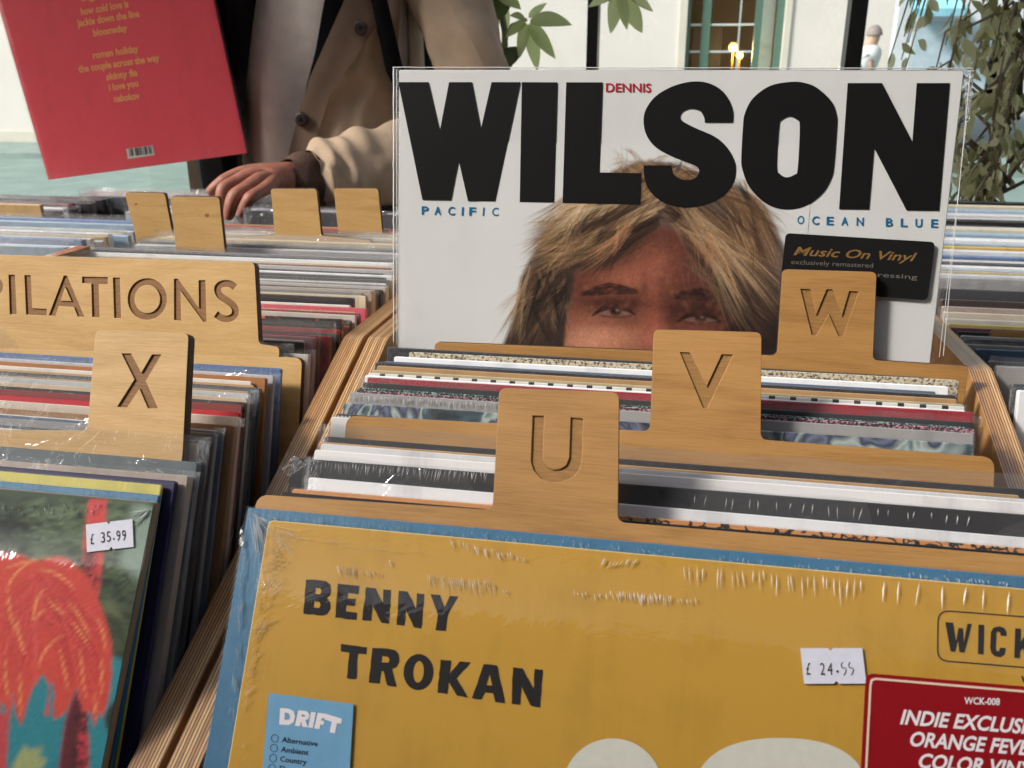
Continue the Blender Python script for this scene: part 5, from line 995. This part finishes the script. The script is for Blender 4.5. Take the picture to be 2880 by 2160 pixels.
def sleeve(name, path, rads, mat, nfold=9, amp=.008, seed=0, rings=60, seg=28):
    P = [Vector(p) for p in path]
    def at(t):
        x = t*(len(P)-1); i = min(int(x), len(P)-2); f = x-i; p0, p1, p2, p3 = P[max(i-1, 0)], P[i], P[i+1], P[min(i+2, len(P)-1)]
        return .5*((2*p1)+(p2-p0)*f+(2*p0-5*p1+4*p2-p3)*f*f+(3*p1-p0-3*p2+p3)*f**3), rads[i]+(rads[i+1]-rads[i])*(f*f*(3-2*f))
    def fn(u, v):
        p, r = at(v); q, _ = at(min(1, v+.01)); q0, _ = at(max(0, v-.01)); d = (q-q0).normalized(); a = d.cross(Vector((.1, .3, 1))).normalized(); b = d.cross(a); th = 2*math.pi*u
        n = Vector((math.cos(th)*1.3, math.sin(th)*1.3, v*nfold+seed)); r2 = r+amp*mnoise.noise(n)*1.6+amp*.5*math.sin(v*nfold*7+2*math.sin(th+seed))*abs(mnoise.noise(n*.6))
        return p+(a*math.cos(th)+b*math.sin(th))*r2
    mb = MB(); mb.grid(fn, seg, rings, mat); return mb.build(name, who, smooth=True)
CU0, CU1 = at_y(872, 512, 1.205), at_y(800, 503, 1.165)
sleeve('jacket_sleeve', [(xc+.15, 1.53, .235), Vector((xc+.2, 1.53, .22)).lerp(EL, .5)+Vector((.015, 0, 0)), EL+Vector((.01, .01, -.01)), EL.lerp(CU0, .5)+Vector((0, 0, .004)), EL.lerp(CU0, .85), CU0], [.066, .060, .056, .056, .055, .042], JACKET, 12, .008, 1.3, 120, 44)
sleeve('knit_cuff', [CU0.lerp(CU1, -.15), CU0.lerp(CU1, .5), CU1], [.040, .037, .026], BROWNRIB, 3, .003, 5, 16, 40)
sleeve('jacket_sleeve', [(xc-.15, 1.53, .235), (xc-.26, 1.50, .11), (xc-.30, 1.46, .02), Vector((xc-.30, 1.46, .02)).lerp(gr, .5), gr+Vector((-.03, .055, -.07))], [.075, .072, .066, .058, .042], JACKET, 8, .010, 7)
for sx in (-1, 1): sleeve('trouser_leg', [(xc+.08*sx, 1.55, -.22), (xc+.095*sx, 1.55, -.5), (xc+.1*sx, 1.545, -.8), (xc+.1*sx, 1.565, FLOOR+.06)], [.105, .088, .07, .066], plain('dark_denim', S(44, 46, 56), .8, 80, .2), 7, .006, sx*4, 40, 24)
for sx in (-1, 1): mb = MB(); mb.grid(lambda u, v: Vector((xc+.11*sx+.05*math.cos(6.283*u)*(1-.3*v*v), 1.49+.14*math.sin(6.283*u)*(1-.35*v*v), FLOOR+.004+.085*v)), 20, 6, DARKCL); mb.build('shoe', who, smooth=True)
bp = thing('backpack', 'black backpack worn behind the person in the beige jacket', 'backpack', (xc, 1.74, -.30)); mb = MB()
bx0, bx1 = at_y(512, 200, 1.68).x, at_y(1196, 200, 1.68).x
def pack(u, v):
    th = 2*math.pi*u; cx_, sx_ = math.cos(th), math.sin(th); e = .45; hw = (bx1-bx0)/2
    k = (1-abs(2*v-1)**6*.35); return Vector(((bx0+bx1)/2+hw*k*math.copysign(abs(cx_)**e, cx_), 1.745+.085*k*math.copysign(abs(sx_)**e, sx_)+.006*mnoise.noise(Vector((u*9, v*9, 2))), -.42+.75*v))
mb.grid(pack, 48, 30, DARKCL); mb.build('pack_body', bp, smooth=True)
mb = MB(); q = Plane(at_y(690, 218, 1.655), 0)
for y in (204, 224): mb.flat(q, [q.px(*p) for p in ((678, y+2), (712, y), (708, y+10), (674, y+12))], .0, ink(S(150, 140, 130)))
mb.build('logo_stripes', bp)
for sx in (-1, 1): mb = MB(); mb.tube([(xc+.12*sx, 1.66, .20), (xc+.125*sx, 1.55, .285), (xc+.13*sx, 1.405, .17), (xc+.155*sx, 1.43, .0), (xc+.175*sx, 1.6, -.14)], .014, DARKCL, 8); mb.build('shoulder_strap', bp, smooth=True)

# ------------------------------------------------------------------ shop window
YW = 2.3; BLACKF = plain('black_window_frame', (.012, .012, .013), .45, 30, .3)
xs = [-3.4, -2.3, at_y(536, 300, YW).x, at_y(1669, 100, YW).x, at_y(2402, 100, YW).x, 1.95, 2.9]
shop = thing('shop_window', 'floor length shop window with slim black mullions facing the street', 'window', (0, YW, FLOOR)); Z1 = 1.55
for i, x in enumerate(xs):
    wd = .013 if i in (2, 3) else .018; mb = MB(); mb.box((x-wd, YW-.03, FLOOR), (x+wd, YW+.03, Z1), plain('bronze_frame', S(96, 74, 58), .5, 30, .2) if i == 2 else BLACKF); mb.build('mullion', shop)
for z0, z1 in ((FLOOR, FLOOR+.07), (Z1, Z1+.06)): mb = MB(); mb.box((xs[0]-.018, YW-.032, z0), (xs[-1]+.018, YW+.032, z1), BLACKF); mb.build('rail', shop)
def glass():
    m = bpy.data.materials.new('window_glass'); m.use_nodes = True; t = m.node_tree; t.nodes.remove(t.nodes['Principled BSDF']); o = t.nodes['Material Output']
    tr = N(t, 'ShaderNodeBsdfTransparent'); tr.inputs[0].default_value = (.95, .97, .96, 1); gl = N(t, 'ShaderNodeBsdfGlossy'); gl.inputs['Roughness'].default_value = .01;     mx = N(t, 'ShaderNodeMixShader'); t.links.new(schlick(t), mx.inputs[0]); t.links.new(tr.outputs[0], mx.inputs[1]); t.links.new(gl.outputs[0], mx.inputs[2]); t.links.new(mx.outputs[0], o.inputs['Surface']); return m
GLASS = glass()
for a, b in zip(xs, xs[1:]): mb = MB(); mb.box((a+.010, YW-.004, FLOOR+.065), (b-.010, YW+.004, Z1+.005), GLASS); mb.build('pane', shop)

# ------------------------------------------------------------------ street: cream building with green window, pale building beyond
YB = 13.0; CREAMW = plain('cream_render', (.73, .675, .63), .85, 1.3, .05, bmp=.01); GREEN = plain('green_paint', S(92, 124, 108, .85), .5, 8, .12); STONE = plain('pale_stone_trim', (.66, .61, .52), .8, 4, .06)
xe = at_y(2508, 100, YB).x; wl, wrr = at_y(1930, 100, YB).x, at_y(2203, 100, YB).x; zb = at_y(2060, 262, YB).z; zt = zb+2.3
bd = thing('cream_building', 'long cream rendered building across the street with a green framed window', 'building', ((xe-24)/2, YB+3, FLOOR))
mb = MB(); d = .32
for x0, x1, z0, z1 in ((-24, wl, FLOOR, 7.5), (wrr, xe, FLOOR, 7.5), (wl, wrr, FLOOR, zb), (wl, wrr, zt, 7.5)): mb.box((x0, YB, z0), (x1, YB+d, z1), CREAMW)
mb.box((xe-.3, YB+d, FLOOR), (xe, YB+8, 7.5), CREAMW); mb.box((-24, YB+7.7, FLOOR), (xe-.3, YB+8, 7.5), CREAMW); mb.build('wall', bd)
mb = MB(); mb.box((-24.1, YB-.1, 7.5), (xe+.1, YB+8.1, 7.7), STONE); mb.build('roof', bd)
mb = MB(); mb.box((-24, YB-.02, FLOOR), (xe, YB-.001, FLOOR+.22), STONE); mb.build('plinth', bd)
mb = MB(); mb.box((wl-.10, YB-.03, zb-.1), (wl-.001, YB+.1, zt+.1), STONE); mb.box((wrr+.001, YB-.03, zb-.1), (wrr+.08, YB+.1, zt+.1), STONE); mb.build('window_surround', bd)
win = MB(); W_w = wrr-wl; fx = lambda px: at_y(px, 100, YB+.12).x
for a, b in ((1930, 1940), (1972, 1996), (2120, 2139), (2180, 2205)): win.box((fx(a), YB+.1, zb), (fx(b), YB+.17, zt), GREEN)
win.box((wl, YB+.1, zb-.001), (wrr, YB+.18, zb+.08), GREEN); win.box((wl, YB+.1, zt-.08), (wrr, YB+.18, zt+.001), GREEN); wn_ = win.build('window_frame', bd)
mb = MB(); BAR = plain('white_glazing_bar', S(196, 206, 206), .5, 9, .1)
for py in (69, 145): z = at_y(2060, py, YB+.13).z; mb.box((fx(1941), YB+.115, z-.012), (fx(2119), YB+.135, z+.012), BAR)
mb.box((fx(2076), YB+.118, zb+.08), (fx(2080), YB+.132, zt-.08), BAR); mb.build('glazing_bars', wn_)
mb = MB(); mb.box((fx(1940), YB+.140, zb+.08), (fx(2180), YB+.148, zt-.08), GLASS); mb.build('pane', wn_)
room = MB(); RW = plain('dim_room_wall', S(150, 138, 126), .9, 2, .2)
x0, x1, y0, y1 = wl-.5, wrr+.5, YB+.33, YB+3.2; room.box((x0, y1, FLOOR), (x1, y1+.05, zt+.3), RW); room.box((x0-.05, y0, FLOOR), (x0, y1, zt+.3), RW); room.box((x1, y0, FLOOR), (x1+.05, y1, zt+.3), RW); room.box((x0, y0, FLOOR+.1), (x1, y1, FLOOR+.15), RW); room.box((x0, y0, zt+.3), (x1, y1, zt+.35), RW); room.build('room_shell', bd)
mb = MB(); mb.box((fx(2142), YB+.3, zb), (fx(2178), YB+.315, zt), plain('painted_reflection', S(206, 212, 210), .8, 12, .1)); mb.build('pane_reflection', bd)  # pale sheet painting a whitish reflection in the right panes
mb = MB(); mb.box((fx(1950), YB+1.2, FLOOR), (fx(2040), YB+1.6, at_y(2000, 72, YB+1.2).z), plain('dark_cupboard', S(46, 38, 36), .6, 6, .2)); tag(mb.build('cupboard'), 'dark cupboard inside the room behind the green window', 'cupboard')
def emis(name, c, s):
    m = bpy.data.materials.new(name); m.use_nodes = True; b = m.node_tree.nodes['Principled BSDF']; b.inputs['Emission Color'].default_value = (*c, 1); b.inputs['Emission Strength'].default_value = s; b.inputs['Base Color'].default_value = (*c, 1); return m
GLOW = emis('lit_lamp_globe', (1, .55, .16), 1.3)
for i, (px, py, r, lab) in enumerate(((2062, 134, 13, 'glowing yellow globe lamp on a thin stand in the green window'), (2080, 156, 10, 'smaller glowing lamp lower beside the globe lamp in the green window'))):
    c = at_y(px, py, YB+.75); R_ = r*c.dot(FW)/F_PX; lt = thing('lamp', lab, 'lamp', (c.x, c.y, FLOOR+.15)); mb = MB(); mb.grid(lambda u, v: c+Vector((math.cos(6.283*u)*math.sin(3.1416*v), math.sin(6.283*u)*math.sin(3.1416*v), -math.cos(3.1416*v)))*R_, 20, 12, GLOW); mb.build('globe', lt, smooth=True)
    mb = MB(); mb.tube([(c.x, c.y, FLOOR+.16), (c.x, c.y, c.z-R_*.9)], .012, plain('brass', S(170, 130, 60), .4, 9, .1, metal=.6), 8); mb.tube([(c.x, c.y, FLOOR+.15), (c.x, c.y, FLOOR+.18)], .12, plain('brass_base', S(150, 110, 50), .4, 9, .1, metal=.6), 16); mb.build('stand', lt)
    pl_ = bpy.data.lights.new('lamp_light', 'POINT'); pl_.energy = 20; pl_.color = (1, .66, .3); pl_.shadow_soft_size = .1; lo = bpy.data.objects.new('lamp_light', pl_); COL.objects.link(lo); lo.parent = lt; lo.location = Vector((c.x, c.y-R_*1.6, c.z))-lt.location
    lo['_o'] = [0, 0, 0]
pb = thing('pale_building', 'pale blue building far down the street behind the fig with turquoise awning', 'building', (14, 31, FLOOR)); PBW = plain('pale_blue_render', S(236, 242, 246, .86), .8, .8, .05); mb = MB(); YP = 30
mb.box((xe*2.31+.1, YP, FLOOR), (40, YP+6, 11), PBW); mb.build('wall', pb); mb = MB(); mb.box((xe*2.31, YP-.1, 11), (40.1, YP+6.1, 11.3), STONE); mb.build('roof', pb)
a = at_y(2560, 6, YP-.6); b = at_y(2710, 26, YP-.6); mb = MB(); mb.add([(a.x, YP, a.z+.1), (b.x, YP, a.z+.1), (b.x, YP-1.1, b.z), (a.x, YP-1.1, b.z), (b.x, YP-1.1, b.z-.2), (a.x, YP-1.1, b.z-.2)], [(0, 1, 2, 3), (3, 2, 4, 5)], plain('turquoise_canvas', S(150, 214, 230), .7, 4, .1)); mb.build('awning', pb)
for px in (2640, 2790, 2860):
    a = at_y(px, 60, YP); mb = MB(); mb.box((a.x-.7, YP-.06, FLOOR+.4), (a.x+.7, YP-.001, a.z), BAR); f = mb.build('window', pb); mb = MB(); mb.box((a.x-.6, YP-.08, FLOOR+.5), (a.x+.6, YP-.061, a.z-.1), plain('blue_glass', S(196, 216, 226), .3, 3, .15)); mb.build('pane', f)
# pedestrian
YPd = 11.9; hc = at_y(2458, 102, YPd); px0 = hc.x-.06
pd = thing('person', 'pedestrian with grey hair and white shirt walking past the cream building', 'person', (px0, YPd, FLOOR+.06)); J, Ed, Rd = [], [], []
zf = FLOOR+.06; Hh = hc.z+.12-zf; q = lambda x, y, z: Vector((px0+x, YPd+y, zf+z*Hh/1.75))
a0 = jn(q(-.10, 0, .95), (.22, .18)); a1 = jn(q(-.12, 0, 1.15), (.27, .21), a0); a2 = jn(q(-.10, 0, 1.34), (.27, .21), a1); a3 = jn(q(.03, 0, 1.5), .07, a2); a4 = jn(q(.06, 0, 1.6), .085, a3); jn(q(.065, 0, 1.68), .075, a4)
for s_ in (-1, 1): b = jn(q(-.03, .19*s_, 1.36), .06, a2); c = jn(q(.0+.1*s_, .2*s_, 1.12), .042, b); jn(q(.14+.12*s_, .19*s_, .93), .035, c); b = jn(q(0, .08*s_, .85), .085, a0); c = jn(q(.14*s_+.04, .08*s_, .48), .06, b); d_ = jn(q(.26*s_-.02, .08*s_, .08), .042, c); jn(q(.26*s_+.12, .08*s_, .04), .035, d_)
me = bpy.data.meshes.new('body'); o0 = Vector((px0, YPd, zf)); me.from_pydata([j-o0 for j in J], Ed, []); po = bpy.data.objects.new('body', me); COL.objects.link(po); po.parent = pd; po.modifiers.new('skin', 'SKIN').use_smooth_shade = True; po.modifiers.new('sub', 'SUBSURF').render_levels = 2
me.materials.append(plain('white_shirt', S(236, 236, 236, .9), .8, 8, .1))
for i, r in enumerate(Rd): me.skin_vertices[0].data[i].radius = r if hasattr(r, '__len__') else (r, r); me.skin_vertices[0].data[i].use_root = (i == 0)
def shirt(u, v):
    z = .86+.66*v; r = (.17+.03*math.sin(v*3))*(1 if v < .72 else math.sqrt(max(.03, 1-((v-.72)/.29)**2))); th = 6.283*u
    return q(-.13+.17*v**2.2+r*1.05*math.cos(th)+.008*mnoise.noise(Vector((u*9, v*6, 1))), r*1.25*math.sin(th), z)
mb = MB(); mb.grid(shirt, 32, 24, me.materials[0]); mb.build('shirt', pd, smooth=True)
me.materials[0] = plain('pedestrian_skin', S(196, 160, 140), .6, 30, .1)
for s_ in (-1, 1): mb = MB(); mb.tube([q(-.06, .19*s_, 1.40), q(-.08+.05*s_, .225*s_, 1.22), q(-.02+.08*s_, .23*s_, 1.08)], [.075, .068, .06], plain('white_sleeve', S(226, 228, 230, .9), .8, 8, .1), 12); mb.build('shirt_sleeve', pd, smooth=True)
mb = MB(); mb.grid(lambda u, v: q(.06+.095*math.cos(6.283*u)*math.cos(1.5*v), .095*math.sin(6.283*u)*math.cos(1.5*v), 1.63+.13*math.sin(1.5*v)), 20, 8, plain('grey_hair', S(150, 140, 134), .8, 30, .15)); mb.build('hair', pd, smooth=True)

# ------------------------------------------------------------------ plants inside the window
def leaf_mat(name, c, c2, tr=.45):
    m = bpy.data.materials.new(name); m.use_nodes = True; t = m.node_tree; b = t.nodes['Principled BSDF']; o = t.nodes['Material Output']; gi = N(t, 'ShaderNodeNewGeometry'); col = ramp(t, gi.outputs['Random Per Island'], [(0, c), (1, c2)])
    t.links.new(col, b.inputs['Base Color']); b.inputs['Roughness'].default_value = .4; tl = N(t, 'ShaderNodeBsdfTranslucent'); t.links.new(col, tl.inputs[0]); mx = N(t, 'ShaderNodeMixShader'); mx.inputs[0].default_value = tr
    t.links.new(b.outputs[0], mx.inputs[1]); t.links.new(tl.outputs[0], mx.inputs[2]); t.links.new(mx.outputs[0], o.inputs['Surface']); return m
def leaf(mb, base, d, L, W, mat, nrm=None, curl=.15, n=6):
    d = d.normalized(); s_ = d.cross(nrm if nrm is not None else Vector((0, 0, 1)))
    if s_.length < .05: s_ = d.cross(Vector((1, 0, 0)))
    s_.normalize(); up = s_.cross(d); vs = []
    for i in range(n+1):
        u = i/n; c = base+d*(L*u)-up*(curl*L*u*u); wv = W*(math.sin(math.pi*u**.8))**.8*(1-.15*u)+.0006; vs += [c-s_*wv+up*wv*.25, c, c+s_*wv+up*wv*.25]
    mb.add(vs, [(3*i+k, 3*i+k+1, 3*i+k+4, 3*i+k+3) for i in range(n) for k in (0, 1)], mat)
def pot(e, x, y, z0, r, h, c):
    mb = MB(); m = plain('glazed_pot', c, .4, 8, .1); mb.tube([(x, y, z0+.001), (x, y, z0+h*.5), (x, y, z0+h*.9), (x, y, z0+h)], [r*.75, r*.92, r, r*1.04], m, 28); mb.build('pot', e, smooth=False)
YL = 1.95; LB = leaf_mat('young_leaf', S(226, 230, 178, 1), S(184, 198, 132, 1), .72); LD = leaf_mat('dark_leaf', S(74, 86, 46), S(110, 124, 64), .3); LB2 = None; STEM = plain('green_stem', S(150, 160, 110), .6, 30, .2)
um = thing('umbrella_plant', 'umbrella plant with long pale drooping leaves before the shop window', 'plant', at_y(1400, 300, YL)*0+Vector((at_y(1385, 190, YL).x, YL, FLOOR))); pot(um, um.location.x, YL, FLOOR, .16, .30, S(190, 180, 168))
mb = MB(); bx = um.location.x
hub1, hub2, hub3 = at_y(1482, 55, YL), at_y(1742, -28, YL-.05), at_y(1400, -30, YL)
for pts, r in (([(bx, YL, FLOOR+.28), at_y(1392, 420, YL), at_y(1375, 190, YL), at_y(1352, 60, YL), at_y(1345, -60, YL)], .008), ([(bx+.02, YL, FLOOR+.28), at_y(1402, 420, YL), at_y(1400, 190, YL), at_y(1390, 40, YL), at_y(1402, -60, YL)], .009), ([(bx+.03, YL+.02, FLOOR+.28), at_y(1410, 420, YL), at_y(1420, 190, YL), at_y(1420, 90, YL), hub3], .007), ([at_y(1412, 130, YL), at_y(1440, 70, YL), hub1], .004), ([at_y(1410, -20, YL), at_y(1560, -60, YL), hub2], .005)): mb.tube(pts, r, STEM, 8)
mb.build('stem', um, smooth=True); mb = MB(); rs = random.Random(6)
for hub, tips in ((hub1, ((1512, 186), (1552, 150), (1585, 55), (1462, 150), (1430, 95), (1445, 40), (1530, 10))), (hub2, ((1718, 88), (1762, 70), (1808, 88), (1700, 30), (1840, 20), (1665, 10))), (hub3, ((1340, 30), (1450, 10), (1372, 70), (1425, 90), (1360, -10), (1470, -40)))):
    for x, y in tips: t_ = at_y(x, y, YL+rs.uniform(-.09, .04)); d = t_-hub; leaf(mb, hub+d*.1, d, d.length, d.length*.135+.003, LB, Vector((rs.uniform(-.4, .4), -1, .5)), .12, 8)
for b_, t_ in (((1405, 180), (1468, 132)), ((1385, 190), (1445, 178)), ((1440, -10), (1340, 55))): d = at_y(*t_, YL)-at_y(*b_, YL-.03); leaf(mb, at_y(*b_, YL-.03), d, d.length, d.length*.3, LD, Vector((.2, -1, .2)), .05, 8)
mb.build('foliage', um, smooth=True)
FL = leaf_mat('fig_leaf', S(126, 130, 80), S(240, 240, 200), .6); BARK = plain('grey_bark', S(120, 108, 92), .9, 40, .25)
YF = 1.72; fx_ = at_y(2815, 400, YF).x; fg = thing('weeping_fig', 'weeping fig with small olive leaves against the bright street at right', 'plant', (fx_, YF, FLOOR)); pot(fg, fx_, YF, FLOOR, .18, .32, S(150, 146, 140)); mb = MB(); rs = random.Random(15)
mb.tube([(fx_, YF, FLOOR+.3), (fx_+.02, YF, -.6), (fx_-.01, YF+.02, -.2), (fx_+.02, YF, .06), (fx_+.01, YF, .22)], [.020, .016, .012, .008, .004], BARK, 10); twigs = []
for i in range(80):
    z = rs.uniform(-.26, .20); b = Vector((fx_+rs.uniform(-.01, .03), YF+rs.uniform(-.01, .02), z)); a = rs.uniform(0, 6.283); L = rs.uniform(.10, .27)*(1.0 if z > -.05 else .8); d = Vector((math.cos(a), math.sin(a)*.8, .25)); pts = [b, b+d*L*.5+Vector((0, 0, .04)), b+d*L+Vector((0, 0, -.02)), b+d*L*1.12+Vector((0, 0, -.16))]; 
    if pts[2].x < at_y(2505, 300, YF).x: continue
    mb.tube(pts, [.004, .003, .002, .001], BARK, 5); twigs.append(pts)
mb.build('trunk', fg, smooth=True); mb = MB()
for pts in twigs:
    for k in range(17):
        u = rs.uniform(.25, 1)*(len(pts)-1); i = min(int(u), 2); p = pts[i].lerp(pts[i+1], u-i)+Vector((rs.uniform(-.015, .015), rs.uniform(-.02, .02), rs.uniform(-.02, .01))); d = Vector((rs.uniform(-.7, .7), rs.uniform(-.7, .7), -rs.uniform(.35, 1.1)))
        if p.x < at_y(2475, 300, YF).x+.05*math.sin(p.z*23): continue
        leaf(mb, p, d, rs.uniform(.022, .040), rs.uniform(.005, .0085), FL, Vector((rs.uniform(-1, 1), rs.uniform(-1, 1), .4)), .18, 4)
mb.build('foliage', fg, smooth=True)
for o in SC.objects:
    if '_o' in o: del o['_o']
